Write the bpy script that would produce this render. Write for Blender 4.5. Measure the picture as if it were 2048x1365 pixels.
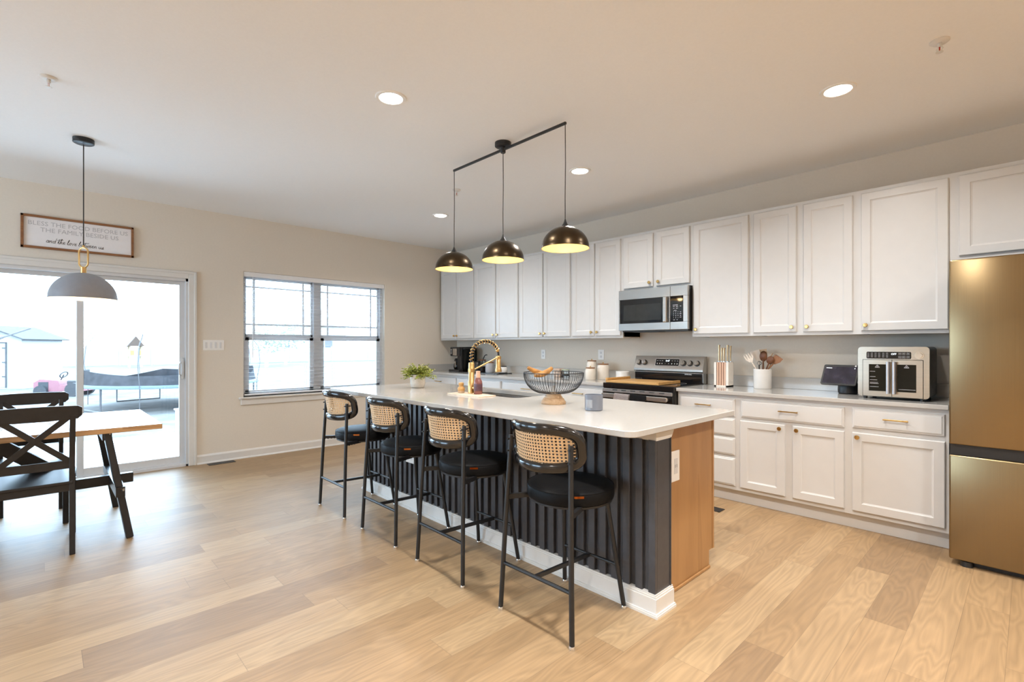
import bpy, bmesh, math, random
from math import pi, sin, cos, radians as R
from mathutils import Vector as Vec, Matrix
random.seed(7)
SC = bpy.context.scene
COL = SC.collection
for o in list(bpy.data.objects):
    bpy.data.objects.remove(o)

# ------------------------------------------------------------------ camera
cam_d = bpy.data.cameras.new('camera')
cam = bpy.data.objects.new('camera', cam_d)
COL.objects.link(cam)
cam.location = (6.2278, -4.7245, 1.2805)
cam.rotation_euler = (R(90), 0, R(46.4511))
cam_d.sensor_width = 36.0
cam_d.lens = 987.58 / 2048 * 36
cam_d.shift_y = (693.53 - 682.5) / 2048
cam_d.clip_start = 0.05
SC.camera = cam

# ------------------------------------------------------------------ world, exposure
SC.view_settings.view_transform = 'Standard'
SC.view_settings.look = 'None'
SC.view_settings.gamma = 1.0
SC.view_settings.exposure = 0.31
SC.view_settings.use_curve_mapping = False
SC.cycles.use_denoising = True
SC.cycles.max_bounces = 8
SC.cycles.diffuse_bounces = 5
SC.cycles.glossy_bounces = 4
SC.cycles.transparent_max_bounces = 12
SC.cycles.sample_clamp_indirect = 6.0
SC.cycles.caustics_reflective = False
SC.cycles.caustics_refractive = False
W = bpy.data.worlds.new('overcast_sky')
SC.world = W
W.use_nodes = True
bg = W.node_tree.nodes['Background']
bg.inputs[0].default_value = (0.55, 0.775, 1.0, 1)
SKY = 10.5
bg.inputs[1].default_value = SKY
WARM = (1.0, 0.975, 0.94)
LAMP_W = 33.0          # one recessed ceiling light
PEND_W = 1.7           # one pendant bulb

def portal(name, loc, rot, sx, sy):
    l = bpy.data.lights.new(name, 'AREA')
    l.shape = 'RECTANGLE'; l.size = sx; l.size_y = sy
    l.cycles.is_portal = True
    o = bpy.data.objects.new(name, l); COL.objects.link(o)
    o.location = loc; o.rotation_euler = rot
portal('daylight_portal', (-0.2, -4.467, 1.0), (R(90), 0, R(-90)), 1.75, 2.0)
portal('daylight_portal', (-0.2, -2.16, 1.42), (R(90), 0, R(-90)), 1.79, 1.45)
portal('daylight_portal', (-0.2, -7.3, 1.42), (R(90), 0, R(-90)), 1.8, 1.45)
portal('daylight_portal', (1.9, -9.2, 1.35), (R(90), 0, 0), 2.8, 2.1)

# ------------------------------------------------------------------ materials
def mat(name, col, rough=0.5, metal=0.0, noise=0.04, scale=30.0, spec=0.5, bump=0.0, stretch=None, coat=0.0, emit=None, estr=0.0, trans=0.0, alpha=1.0):
    m = bpy.data.materials.new(name); m.use_nodes = True
    nt = m.node_tree; b = nt.nodes['Principled BSDF']
    b.inputs['Roughness'].default_value = rough
    b.inputs['Metallic'].default_value = metal
    b.inputs['Specular IOR Level'].default_value = spec
    b.inputs['Coat Weight'].default_value = coat
    b.inputs['Coat Roughness'].default_value = 0.06
    b.inputs['Transmission Weight'].default_value = trans
    b.inputs['Alpha'].default_value = alpha
    if emit:
        b.inputs['Emission Color'].default_value = (*emit, 1); b.inputs['Emission Strength'].default_value = estr
    tc = nt.nodes.new('ShaderNodeTexCoord'); mp = nt.nodes.new('ShaderNodeMapping')
    nz = nt.nodes.new('ShaderNodeTexNoise'); nz.inputs['Scale'].default_value = scale; nz.inputs['Detail'].default_value = 3
    nt.links.new(tc.outputs['Object'], mp.inputs[0]); nt.links.new(mp.outputs[0], nz.inputs['Vector'])
    if stretch: mp.inputs['Scale'].default_value = stretch
    rp = nt.nodes.new('ShaderNodeValToRGB')
    rp.color_ramp.elements[0].position = 0.3; rp.color_ramp.elements[1].position = 0.7
    rp.color_ramp.elements[0].color = (*[max(0, c * (1 - noise)) for c in col], 1)
    rp.color_ramp.elements[1].color = (*[min(1, c * (1 + noise)) for c in col], 1)
    nt.links.new(nz.outputs['Fac'], rp.inputs[0]); nt.links.new(rp.outputs[0], b.inputs['Base Color'])
    if bump:
        bp = nt.nodes.new('ShaderNodeBump'); bp.inputs['Strength'].default_value = bump; bp.inputs['Distance'].default_value = 0.002
        nt.links.new(nz.outputs['Fac'], bp.inputs['Height']); nt.links.new(bp.outputs[0], b.inputs['Normal'])
    return m

def wood(name, c0, c1, rough=0.45, axis='Z', scale=14.0, bands=5.0, spec=0.4):
    """plain wood: contour lines of a stretched noise"""
    m = bpy.data.materials.new(name); m.use_nodes = True
    nt = m.node_tree; N = nt.nodes; L = nt.links; b = N['Principled BSDF']
    b.inputs['Roughness'].default_value = rough; b.inputs['Specular IOR Level'].default_value = spec
    tc = N.new('ShaderNodeTexCoord'); mp = N.new('ShaderNodeMapping')
    s = [scale] * 3; s['XYZ'.index(axis)] = scale * 0.08; mp.inputs['Scale'].default_value = s
    nz = N.new('ShaderNodeTexNoise'); nz.inputs['Scale'].default_value = 1.0; nz.inputs['Detail'].default_value = 2
    fi = N.new('ShaderNodeTexNoise'); fi.inputs['Scale'].default_value = 9.0; fi.inputs['Detail'].default_value = 3
    mu = N.new('ShaderNodeMath'); mu.operation = 'MULTIPLY'; mu.inputs[1].default_value = bands
    fr = N.new('ShaderNodeMath'); fr.operation = 'FRACT'
    ad = N.new('ShaderNodeMath'); ad.operation = 'ADD'
    hf = N.new('ShaderNodeMath'); hf.operation = 'MULTIPLY'; hf.inputs[1].default_value = 0.5
    rp = N.new('ShaderNodeValToRGB'); rp.color_ramp.elements[0].color = (*c0, 1); rp.color_ramp.elements[1].color = (*c1, 1)
    L.new(tc.outputs['Object'], mp.inputs[0]); L.new(mp.outputs[0], nz.inputs['Vector']); L.new(mp.outputs[0], fi.inputs['Vector'])
    L.new(nz.outputs['Fac'], mu.inputs[0]); L.new(mu.outputs[0], fr.inputs[0])
    L.new(fr.outputs[0], ad.inputs[0]); L.new(fi.outputs['Fac'], ad.inputs[1]); L.new(ad.outputs[0], hf.inputs[0])
    L.new(hf.outputs[0], rp.inputs[0]); L.new(rp.outputs[0], b.inputs['Base Color'])
    return m

def floor_material():
    m = bpy.data.materials.new('oak_plank_floor'); m.use_nodes = True
    nt = m.node_tree; N = nt.nodes; L = nt.links; b = N['Principled BSDF']
    def M(op, a, c=None, v=None):
        n = N.new('ShaderNodeMath'); n.operation = op
        if isinstance(a, (int, float)): n.inputs[0].default_value = a
        else: L.new(a, n.inputs[0])
        if c is not None:
            if isinstance(c, (int, float)): n.inputs[1].default_value = c
            else: L.new(c, n.inputs[1])
        if v is not None: n.inputs[2].default_value = v
        return n.outputs[0]
    tc = N.new('ShaderNodeTexCoord'); sp = N.new('ShaderNodeSeparateXYZ'); L.new(tc.outputs['Object'], sp.inputs[0])
    PW, PL = 0.158, 1.35
    u = M('DIVIDE', M('ADD', sp.outputs[0], 10.0 * PW - 5.524 + 40 * PW), PW)
    row = M('FLOOR', u); fu = M('FRACT', u)
    wn = N.new('ShaderNodeTexWhiteNoise'); wn.noise_dimensions = '1D'; L.new(row, wn.inputs['W'])
    v = M('ADD', M('DIVIDE', sp.outputs[1], PL), M('MULTIPLY', wn.outputs['Value'], 7.31))
    pk = M('FLOOR', v); fv = M('FRACT', v)
    cb = N.new('ShaderNodeCombineXYZ'); L.new(row, cb.inputs[0]); L.new(pk, cb.inputs[1])
    w2 = N.new('ShaderNodeTexWhiteNoise'); w2.noise_dimensions = '3D'; L.new(cb.outputs[0], w2.inputs['Vector'])
    tone = N.new('ShaderNodeValToRGB'); cr = tone.color_ramp
    cr.elements[0].position = 0.0; cr.elements[0].color = (0.262, 0.162, 0.081, 1)
    cr.elements[1].position = 1.0; cr.elements[1].color = (0.406, 0.280, 0.153, 1)
    e = cr.elements.new(0.15); e.color = (0.318, 0.202, 0.100, 1)
    e = cr.elements.new(0.6); e.color = (0.357, 0.228, 0.115, 1)
    L.new(w2.outputs['Value'], tone.inputs[0])
    # grain, shifted by a random amount in each plank
    off = N.new('ShaderNodeVectorMath'); off.operation = 'MULTIPLY'; L.new(w2.outputs['Color'], off.inputs[0]); off.inputs[1].default_value = (37, 37, 37)
    ad = N.new('ShaderNodeVectorMath'); ad.operation = 'ADD'; L.new(tc.outputs['Object'], ad.inputs[0]); L.new(off.outputs[0], ad.inputs[1])
    sc = N.new('ShaderNodeVectorMath'); sc.operation = 'MULTIPLY'; L.new(ad.outputs[0], sc.inputs[0]); sc.inputs[1].default_value = (7.0, 0.95, 1)
    n1 = N.new('ShaderNodeTexNoise'); n1.inputs['Scale'].default_value = 1; n1.inputs['Detail'].default_value = 2.0; n1.inputs['Distortion'].default_value = 0.3; L.new(sc.outputs[0], n1.inputs['Vector'])
    ring = M('FRACT', M('MULTIPLY', n1.outputs['Fac'], 15.0))
    ring = M('ABSOLUTE', M('SUBTRACT', ring, 0.5))
    sc2 = N.new('ShaderNodeVectorMath'); sc2.operation = 'MULTIPLY'; L.new(ad.outputs[0], sc2.inputs[0]); sc2.inputs[1].default_value = (90, 2.5, 1)
    n2 = N.new('ShaderNodeTexNoise'); n2.inputs['Scale'].default_value = 1; n2.inputs['Detail'].default_value = 3; L.new(sc2.outputs[0], n2.inputs['Vector'])
    g = M('ADD', M('MULTIPLY', ring, 0.40), M('MULTIPLY', n2.outputs['Fac'], 0.46))
    g = M('ADD', g, 0.675)
    # joints between planks
    ju = M('LESS_THAN', fu, 0.011); jv = M('LESS_THAN', fv, 0.0016)
    j = M('SUBTRACT', 1.0, M('MULTIPLY', M('MAXIMUM', ju, jv), 0.35))
    g = M('MULTIPLY', g, j)
    mx = N.new('ShaderNodeVectorMath'); mx.operation = 'SCALE'; L.new(tone.outputs[0], mx.inputs[0]); L.new(g, mx.inputs['Scale'])
    L.new(mx.outputs[0], b.inputs['Base Color'])
    b.inputs['Roughness'].default_value = 0.42
    b.inputs['Specular IOR Level'].default_value = 0.9
    L.new(M('ADD', M('MULTIPLY', n2.outputs['Fac'], 0.14), 0.43), b.inputs['Roughness'])
    bp = N.new('ShaderNodeBump'); bp.inputs['Strength'].default_value = 0.06; bp.inputs['Distance'].default_value = 0.001
    L.new(g, bp.inputs['Height']); L.new(bp.outputs[0], b.inputs['Normal'])
    return m

def pane_material(name='clear_glass_pane', tint=(1, 1, 1), refl=0.05):
    m = bpy.data.materials.new(name); m.use_nodes = True
    nt = m.node_tree; N = nt.nodes; L = nt.links
    N.remove(N['Principled BSDF'])
    t = N.new('ShaderNodeBsdfTransparent'); t.inputs[0].default_value = (*tint, 1)
    g = N.new('ShaderNodeBsdfGlossy'); g.inputs['Roughness'].default_value = 0.02
    fr = N.new('ShaderNodeFresnel'); fr.inputs[0].default_value = 1.3
    mx = N.new('ShaderNodeMixShader')
    L.new(fr.outputs[0], mx.inputs[0]); L.new(t.outputs[0], mx.inputs[1]); L.new(g.outputs[0], mx.inputs[2])
    L.new(mx.outputs[0], N['Material Output'].inputs[0])
    return m

def cane_material():
    m = bpy.data.materials.new('woven_cane'); m.use_nodes = True
    nt = m.node_tree; N = nt.nodes; L = nt.links; b = N['Principled BSDF']
    b.inputs['Roughness'].default_value = 0.5
    tc = N.new('ShaderNodeTexCoord'); sp = N.new('ShaderNodeSeparateXYZ'); L.new(tc.outputs['Object'], sp.inputs[0])
    def M(op, a, c=None):
        n = N.new('ShaderNodeMath'); n.operation = op
        for i, q in enumerate((a, c)):
            if q is None: continue
            if isinstance(q, (int, float)): n.inputs[i].default_value = q
            else: L.new(q, n.inputs[i])
        return n.outputs[0]
    P = 0.0145
    u = M('DIVIDE', sp.outputs[0], P); v = M('DIVIDE', sp.outputs[2], P)
    def hole(a, c):
        fu = M('SUBTRACT', M('FRACT', M('ADD', u, a)), 0.5); fv = M('SUBTRACT', M('FRACT', M('ADD', v, c)), 0.5)
        return M('LESS_THAN', M('ADD', M('MULTIPLY', fu, fu), M('MULTIPLY', fv, fv)), 0.075)
    h = hole(100.0, 100.0)
    nz = N.new('ShaderNodeTexNoise'); nz.inputs['Scale'].default_value = 260; L.new(tc.outputs['Object'], nz.inputs['Vector'])
    rp = N.new('ShaderNodeValToRGB'); rp.color_ramp.elements[0].color = (0.54, 0.33, 0.15, 1); rp.color_ramp.elements[1].color = (0.84, 0.60, 0.36, 1)
    rp.color_ramp.elements[0].position = .3; rp.color_ramp.elements[1].position = .7
    L.new(nz.outputs['Fac'], rp.inputs[0]); L.new(rp.outputs[0], b.inputs['Base Color'])
    L.new(M('SUBTRACT', 1.0, h), b.inputs['Alpha'])
    return m

def screen_material():
    m = mat('dim_purple_screen', (0.012, 0.011, 0.016), 0.12, noise=0.3, scale=14)
    nt = m.node_tree; b = nt.nodes['Principled BSDF']
    nz = nt.nodes.new('ShaderNodeTexNoise'); nz.inputs['Scale'].default_value = 13; nz.inputs['Detail'].default_value = 3
    rp = nt.nodes.new('ShaderNodeValToRGB')
    rp.color_ramp.elements[0].color = (0.030, 0.028, 0.042, 1); rp.color_ramp.elements[0].position = .35
    rp.color_ramp.elements[1].color = (0.10, 0.085, 0.13, 1); rp.color_ramp.elements[1].position = .75
    tc = nt.nodes.new('ShaderNodeTexCoord'); nt.links.new(tc.outputs['Object'], nz.inputs['Vector'])
    nt.links.new(nz.outputs['Fac'], rp.inputs[0]); nt.links.new(rp.outputs[0], b.inputs['Emission Color']); b.inputs['Emission Strength'].default_value = 0.35
    return m

WALL = mat('beige_wall_paint', (0.74, 0.68, 0.595), 0.7, noise=0.015, scale=60, spec=0.25)
CEIL = mat('flat_ceiling_paint', (0.88, 0.885, 0.89), 0.85, noise=0.01, scale=80, spec=0.15)
TRIM = mat('white_trim_paint', (0.72, 0.70, 0.67), 0.35, noise=0.01)
VINYL = mat('white_vinyl', (0.68, 0.68, 0.685), 0.4, noise=0.01)
CAB = mat('white_cabinet_paint', (0.665, 0.66, 0.65), 0.36, noise=0.012, scale=12)
QUARTZ = mat('white_quartz', (0.50, 0.485, 0.46), 0.09, noise=0.02, scale=90, spec=0.5)
FLOOR = floor_material()
PANE = pane_material()
BLIND = mat('white_blind_slat', (0.86, 0.86, 0.87), 0.45, noise=0.01)
BRASS = mat('brushed_brass', (0.66, 0.43, 0.16), 0.28, 1.0, noise=0.08, scale=120)
GOLD = mat('brushed_gold', (0.70, 0.45, 0.185), 0.30, 1.0, noise=0.08, scale=160)
STEEL = mat('brushed_stainless', (0.50, 0.48, 0.455), 0.27, 1.0, noise=0.06, scale=60, stretch=(0.05, 1, 6))
FRIDGE = mat('fridge_stainless', (0.275, 0.200, 0.108), 0.27, 1.0, noise=0.03, scale=60, stretch=(6, 1, 0.05))
CHROME = mat('polished_chrome', (0.8, 0.8, 0.8), 0.07, 1.0, noise=0.02)
BLACK = mat('black_powder_coat', (0.012, 0.012, 0.013), 0.42, noise=0.1, scale=90)
LACQ = mat('black_lacquer', (0.008, 0.007, 0.007), 0.16, noise=0.1, scale=20, coat=0.4)
LEATH = mat('black_leather', (0.005, 0.005, 0.0055), 0.52, spec=0.13, noise=0.25, scale=70, bump=0.25)
SLATB = mat('black_slat_paint', (0.055, 0.055, 0.061), 0.36, noise=0.1, scale=30)
BWOOD = mat('black_painted_wood', (0.011, 0.011, 0.013), 0.33, noise=0.25, scale=24, stretch=(1, 1, 1))
BGLASS = mat('black_glass', (0.008, 0.008, 0.009), 0.05, noise=0.05)
DGLASS = mat('dark_oven_glass', (0.010, 0.009, 0.006), 0.06, spec=0.25, noise=0.1)
GREYG = mat('dim_grey_glass', (0.030, 0.032, 0.032), 0.08, spec=0.3, noise=0.08, scale=20)
BPLAST = mat('black_plastic', (0.016, 0.016, 0.017), 0.4, noise=0.08)
DGREY = mat('dark_grey_metal', (0.06, 0.055, 0.05), 0.4, 0.6, noise=0.06)
MAPLE = wood('stained_maple', (0.33, 0.17, 0.065), (0.46, 0.255, 0.105), 0.38, 'Z', 9.0, 3.0)
OAK = wood('light_oak', (0.40, 0.235, 0.10), (0.60, 0.39, 0.20), 0.4, 'Y', 16.0, 4.0)
TABLEW = wood('knotty_table_wood', (0.30, 0.15, 0.06), (0.62, 0.37, 0.17), 0.22, 'Y', 12.0, 5.0, 0.9)
FRAMEW = wood('walnut_frame_wood', (0.20, 0.08, 0.03), (0.34, 0.15, 0.06), 0.45, 'Y', 20.0, 4.0)
BAMBOO = wood('bamboo', (0.48, 0.25, 0.07), (0.66, 0.40, 0.15), 0.4, 'X', 18.0, 5.0)
MANGO = wood('turned_mango_wood', (0.30, 0.17, 0.075), (0.58, 0.40, 0.24), 0.5, 'X', 30.0, 3.0)
DWOOD = wood('dark_spoon_wood', (0.06, 0.02, 0.008), (0.17, 0.06, 0.02), 0.4, 'Z', 30.0, 3.0)
LWOOD = wood('pale_spoon_wood', (0.40, 0.26, 0.15), (0.60, 0.43, 0.27), 0.5, 'Z', 30.0, 3.0)
CERAM = mat('cream_ceramic', (0.78, 0.71, 0.62), 0.25, noise=0.03, scale=18)
WCERAM = mat('white_ceramic', (0.82, 0.80, 0.77), 0.2, noise=0.02, scale=18)
STONEW = mat('speckled_pot', (0.70, 0.62, 0.54), 0.5, noise=0.10, scale=45)
CANE = cane_material()
PLATE = mat('white_plate_plastic', (0.88, 0.87, 0.85), 0.4, noise=.01)
ORANGE = mat('orange_tag', (0.95, 0.27, 0.03), 0.6, noise=0.05)
PAPER = mat('white_sign_board', (0.84, 0.82, 0.83), 0.6, noise=0.01)
INK = mat('black_ink', (0.02, 0.02, 0.022), 0.6, noise=0.05)
GREYINK = mat('grey_ink', (0.50, 0.49, 0.51), 0.6, noise=0.03)
WHITEINK = mat('white_print', (0.75, 0.75, 0.75), 0.5, noise=0.02)
DIGIT = mat('lit_white_digits', (0.8, 0.85, 0.9), 0.5, emit=(0.85, 0.95, 1.0), estr=1.6)
LEAF = mat('fresh_green_leaf', (0.40, 0.43, 0.09), 0.5, noise=0.45, scale=26)
STEM = mat('green_stem', (0.16, 0.22, 0.04), 0.6, noise=0.2)
CANDLE = mat('smoky_blue_glass', (0.17, 0.185, 0.22), 0.12, noise=0.05)
SOAPB = mat('rose_soap_bottle', (0.22, 0.085, 0.075), 0.14, noise=0.1)
SOAPP = mat('peach_pump_plastic', (0.62, 0.40, 0.28), 0.35, noise=0.05)
SOAPL = mat('purple_bottle_label', (0.10, 0.045, 0.06), 0.4, noise=0.3, scale=90)
BANANA = mat('golden_brown_skin', (0.40, 0.19, 0.045), 0.4, noise=0.35, scale=22)
MATSTONE = mat('cream_splash_mat', (0.72, 0.60, 0.47), 0.6, noise=0.05, scale=40)
TOWELG = mat('grey_striped_towel', (0.50, 0.44, 0.43), 0.9, noise=0.25, scale=160, stretch=(0.3, 1, 3), bump=0.4)
TOWELB = mat('black_towel', (0.010, 0.009, 0.010), 0.95, noise=0.3, scale=150, bump=0.4)
COFFEE = mat('roasted_coffee', (0.028, 0.010, 0.006), 0.6, noise=0.5, scale=120)
JARG = pane_material('jar_glass', (0.90, 0.94, 0.95), 0.1)
RIBBED = mat('ribbed_grey_glass', (0.55, 0.55, 0.57), 0.12, noise=0.06, scale=90, stretch=(1, 1, 0.03))
LAMPGLOW = mat('lit_diffuser', (1, 1, 1), 0.5, emit=(1.0, 0.93, 0.82), estr=14.0)
BULBGLOW = mat('lit_bulb', (1, 1, 1), 0.5, emit=(1.0, 0.78, 0.48), estr=9.0)
SHADEB = mat('dark_bronze_shade', (0.055, 0.036, 0.018), 0.30, 0.85, noise=0.12, scale=30)
SHADEIN = mat('cream_gold_shade_lining', (0.80, 0.62, 0.30), 0.45, noise=0.04)
SHADEG = mat('matte_grey_shade', (0.27, 0.275, 0.30), 0.50, noise=0.03)
CORD = mat('dark_cord', (0.03, 0.028, 0.025), 0.6, noise=0.1)
GROUND = mat('dry_grey_grass', (0.092, 0.090, 0.084), 0.95, noise=0.35, scale=1.6)
DECKM = mat('pale_deck_board', (0.72, 0.72, 0.72), 0.7, noise=0.08, scale=8)
SIDING = mat('white_siding', (0.30, 0.305, 0.315), 0.6, noise=0.02)
SHINGLE = mat('grey_shingles', (0.065, 0.067, 0.071), 0.9, noise=0.15, scale=9)
NET = mat('grey_safety_net', (0.060, 0.061, 0.068), 0.9, noise=0.25, scale=5)
PADB = mat('pale_blue_pad', (0.10, 0.135, 0.15), 0.6, noise=0.1)
GALV = mat('galvanised_tube', (0.075, 0.075, 0.08), 0.5, 0.0, noise=0.1)
TOYP = mat('faded_pink_plastic', (0.22, 0.085, 0.10), 0.5, noise=0.05)
TOYD = mat('dark_toy_plastic', (0.028, 0.030, 0.034), 0.6, noise=0.1)
BARK = mat('pale_bark', (0.45, 0.44, 0.42), 0.9, noise=0.2)
PALELEAF = mat('pale_spring_leaves', (0.50, 0.54, 0.44), 0.8, noise=0.2, scale=4)

# ------------------------------------------------------------------ mesh helpers
class MB:
    """collects shapes and links them as ONE mesh object"""
    def __init__(self): self.bm = bmesh.new()
    def box(self, x0, x1, y0, y1, z0, z1, bev=0.0, seg=1):
        b = bmesh.new()
        bmesh.ops.create_cube(b, size=1)
        for v in b.verts:
            v.co = Vec((x0 + (v.co.x + .5) * (x1 - x0), y0 + (v.co.y + .5) * (y1 - y0), z0 + (v.co.z + .5) * (z1 - z0)))
        if bev: bmesh.ops.bevel(b, geom=b.edges[:], offset=bev, segments=seg, affect='EDGES', profile=0.5)
        return self.add(b)
    def add(self, b, mx=None):
        if mx is not None: b.transform(mx)
        me = bpy.data.meshes.new('tmp'); b.to_mesh(me); b.free()
        self.bm.from_mesh(me); bpy.data.meshes.remove(me)
        return self
    def obox(self, p0, p1, w, t, up=(0, 0, 1), bev=0.0):
        """bar of section w (sideways) x t (along up) from p0 to p1"""
        p0, p1 = Vec(p0), Vec(p1); d = (p1 - p0); L = d.length; d.normalize()
        s = d.cross(Vec(up)).normalized(); u = s.cross(d).normalized()
        b = bmesh.new(); bmesh.ops.create_cube(b, size=1)
        if True:
            for v in b.verts: v.co = Vec((v.co.x * w, v.co.y * L, v.co.z * t))
            if bev: bmesh.ops.bevel(b, geom=b.edges[:], offset=bev, segments=1, affect='EDGES')
        mx = Matrix((( s.x, d.x, u.x, 0), (s.y, d.y, u.y, 0), (s.z, d.z, u.z, 0), (0, 0, 0, 1)))
        mx.translation = (p0 + p1) / 2
        return self.add(b, mx)
    def cyl(self, p0, p1, r, r2=None, seg=16, cap=True):
        p0, p1 = Vec(p0), Vec(p1); d = p1 - p0
        b = bmesh.new()
        bmesh.ops.create_cone(b, cap_ends=cap, segments=seg, radius1=r, radius2=r if r2 is None else r2, depth=d.length)
        mx = d.to_track_quat('Z', 'Y').to_matrix().to_4x4(); mx.translation = (p0 + p1) / 2
        return self.add(b, mx)
    def lathe(self, prof, c=(0, 0, 0), seg=32, axis='Z'):
        b = bmesh.new(); rings = []
        for r, z in prof:
            if r < 1e-6: rings.append([b.verts.new((0, 0, z))])
            else: rings.append([b.verts.new((r * cos(2 * pi * i / seg), r * sin(2 * pi * i / seg), z)) for i in range(seg)])
        for a, d in zip(rings, rings[1:]):
            for i in range(seg):
                j = (i + 1) % seg
                q = [a[i % len(a)], a[j % len(a)], d[j % len(d)], d[i % len(d)]]
                u = []
                for v in q:
                    if v not in u: u.append(v)
                if len(u) > 2: b.faces.new(u)
        mx = Matrix.Identity(4)
        if axis == 'Y': mx = Matrix.Rotation(R(90), 4, 'X')      # profile z -> -y
        if axis == 'X': mx = Matrix.Rotation(R(90), 4, 'Y')
        mx.translation = Vec(c)
        bmesh.ops.recalc_face_normals(b, faces=b.faces[:])
        return self.add(b, mx)
    def tube(self, pts, r, seg=8, closed=False, r2=None, up=None):
        """sweep of an ellipse (r in-plane, r2 along 'up') along pts"""
        pts = [Vec(p) for p in pts]; n = len(pts); b = bmesh.new(); rings = []; prev = None
        for i, p in enumerate(pts):
            a = pts[(i - 1) % n] if (closed or i) else pts[0]
            c = pts[(i + 1) % n] if (closed or i < n - 1) else pts[-1]
            t = (c - a).normalized()
            if up is not None: nrm = Vec(up(p) if callable(up) else up); nrm = (nrm - t * nrm.dot(t)).normalized()
            elif prev is None:
                nrm = t.cross(Vec((0, 0, 1)) if abs(t.z) < .9 else Vec((1, 0, 0))).normalized()
            else: nrm = (prev - t * prev.dot(t)).normalized()
            prev = nrm; bi = t.cross(nrm)
            ra = r[i] if isinstance(r, (list, tuple)) else r; rb = ra if r2 is None else r2
            rings.append([b.verts.new(p + bi * (ra * cos(2 * pi * k / seg)) + nrm * (rb * sin(2 * pi * k / seg))) for k in range(seg)])
        m = n if closed else n - 1
        for i in range(m):
            a, d = rings[i], rings[(i + 1) % n]
            for k in range(seg):
                b.faces.new((a[k], a[(k + 1) % seg], d[(k + 1) % seg], d[k]))
        if not closed:
            b.faces.new(rings[0][::-1]); b.faces.new(rings[-1])
        bmesh.ops.recalc_face_normals(b, faces=b.faces[:])
        return self.add(b)
    def prism(self, poly, d):
        """closed polygon (3-D points) pushed along vector d"""
        b = bmesh.new(); d = Vec(d)
        v0 = [b.verts.new(p) for p in poly]; v1 = [b.verts.new(Vec(p) + d) for p in poly]
        b.faces.new(v0[::-1]); b.faces.new(v1)
        for i in range(len(poly)):
            j = (i + 1) % len(poly); b.faces.new((v0[i], v0[j], v1[j], v1[i]))
        bmesh.ops.recalc_face_normals(b, faces=b.faces[:])
        return self.add(b)
    def ball(self, c, r, sx=1, sy=1, sz=1, seg=16, rot=None):
        b = bmesh.new(); bmesh.ops.create_uvsphere(b, u_segments=seg, v_segments=max(6, seg // 2), radius=r)
        mx = Matrix.Diagonal((sx, sy, sz, 1))
        if rot is not None: mx = rot.to_4x4() @ mx
        mx.translation = Vec(c)
        return self.add(b, mx)
    def shaker(self, x0, x1, z0, z1, yf, t=0.02, rail=0.055, rec=0.008, s=-1):
        """recessed-panel door facing -y (s=-1) or +y (s=1); yf is its front plane"""
        b = bmesh.new(); yb = yf - s * t
        def ring(x0, x1, z0, z1, y): return [b.verts.new(p) for p in ((x0, y, z0), (x1, y, z0), (x1, y, z1), (x0, y, z1))]
        e = 0.005
        rs = [ring(x0, x1, z0, z1, yb), ring(x0, x1, z0, z1, yf - s * e), ring(x0 + e, x1 - e, z0 + e, z1 - e, yf),
              ring(x0 + rail, x1 - rail, z0 + rail, z1 - rail, yf), ring(x0 + rail + .004, x1 - rail - .004, z0 + rail + .004, z1 - rail - .004, yf - s * rec * .55),
              ring(x0 + rail + .012, x1 - rail - .012, z0 + rail + .012, z1 - rail - .012, yf - s * rec)]
        for a, d in zip(rs, rs[1:]):
            for i in range(4): b.faces.new((a[i], a[(i + 1) % 4], d[(i + 1) % 4], d[i]))
        b.faces.new(rs[0]); b.faces.new(rs[-1])
        bmesh.ops.recalc_face_normals(b, faces=b.faces[:])
        return self.add(b)
    def slab(self, x0, x1, z0, z1, yf, t=0.02, s=-1):
        """drawer front with a moulded edge"""
        b = bmesh.new(); yb = yf - s * t
        def ring(i, y): return [b.verts.new(p) for p in ((x0 + i, y, z0 + i), (x1 - i, y, z0 + i), (x1 - i, y, z1 - i), (x0 + i, y, z1 - i))]
        rs = [ring(0, yb), ring(0, yf - s * .009), ring(.004, yf - s * .005), ring(.011, yf - s * .004), ring(.015, yf)]
        for a, d in zip(rs, rs[1:]):
            for i in range(4): b.faces.new((a[i], a[(i + 1) % 4], d[(i + 1) % 4], d[i]))
        b.faces.new(rs[0]); b.faces.new(rs[-1])
        bmesh.ops.recalc_face_normals(b, faces=b.faces[:])
        return self.add(b)
    def build(self, name, m, parent=None, origin=None, smooth=False, bevel=0.0, ang=40):
        me = bpy.data.meshes.new(name); self.bm.to_mesh(me); self.bm.free()
        if parent is not None: origin = wloc(parent)
        if origin is not None: me.transform(Matrix.Translation(-Vec(origin)))
        me.materials.append(m)
        o = bpy.data.objects.new(name, me); COL.objects.link(o)
        if parent is not None: o.parent = parent
        elif origin is not None: o.location = origin
        if bevel:
            md = o.modifiers.new('soft_edges', 'BEVEL'); md.width = bevel; md.segments = 2; md.limit_method = 'ANGLE'; md.angle_limit = R(40)
        if smooth:
            me.shade_smooth(); me.set_sharp_from_angle(angle=R(ang))
        return o

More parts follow.
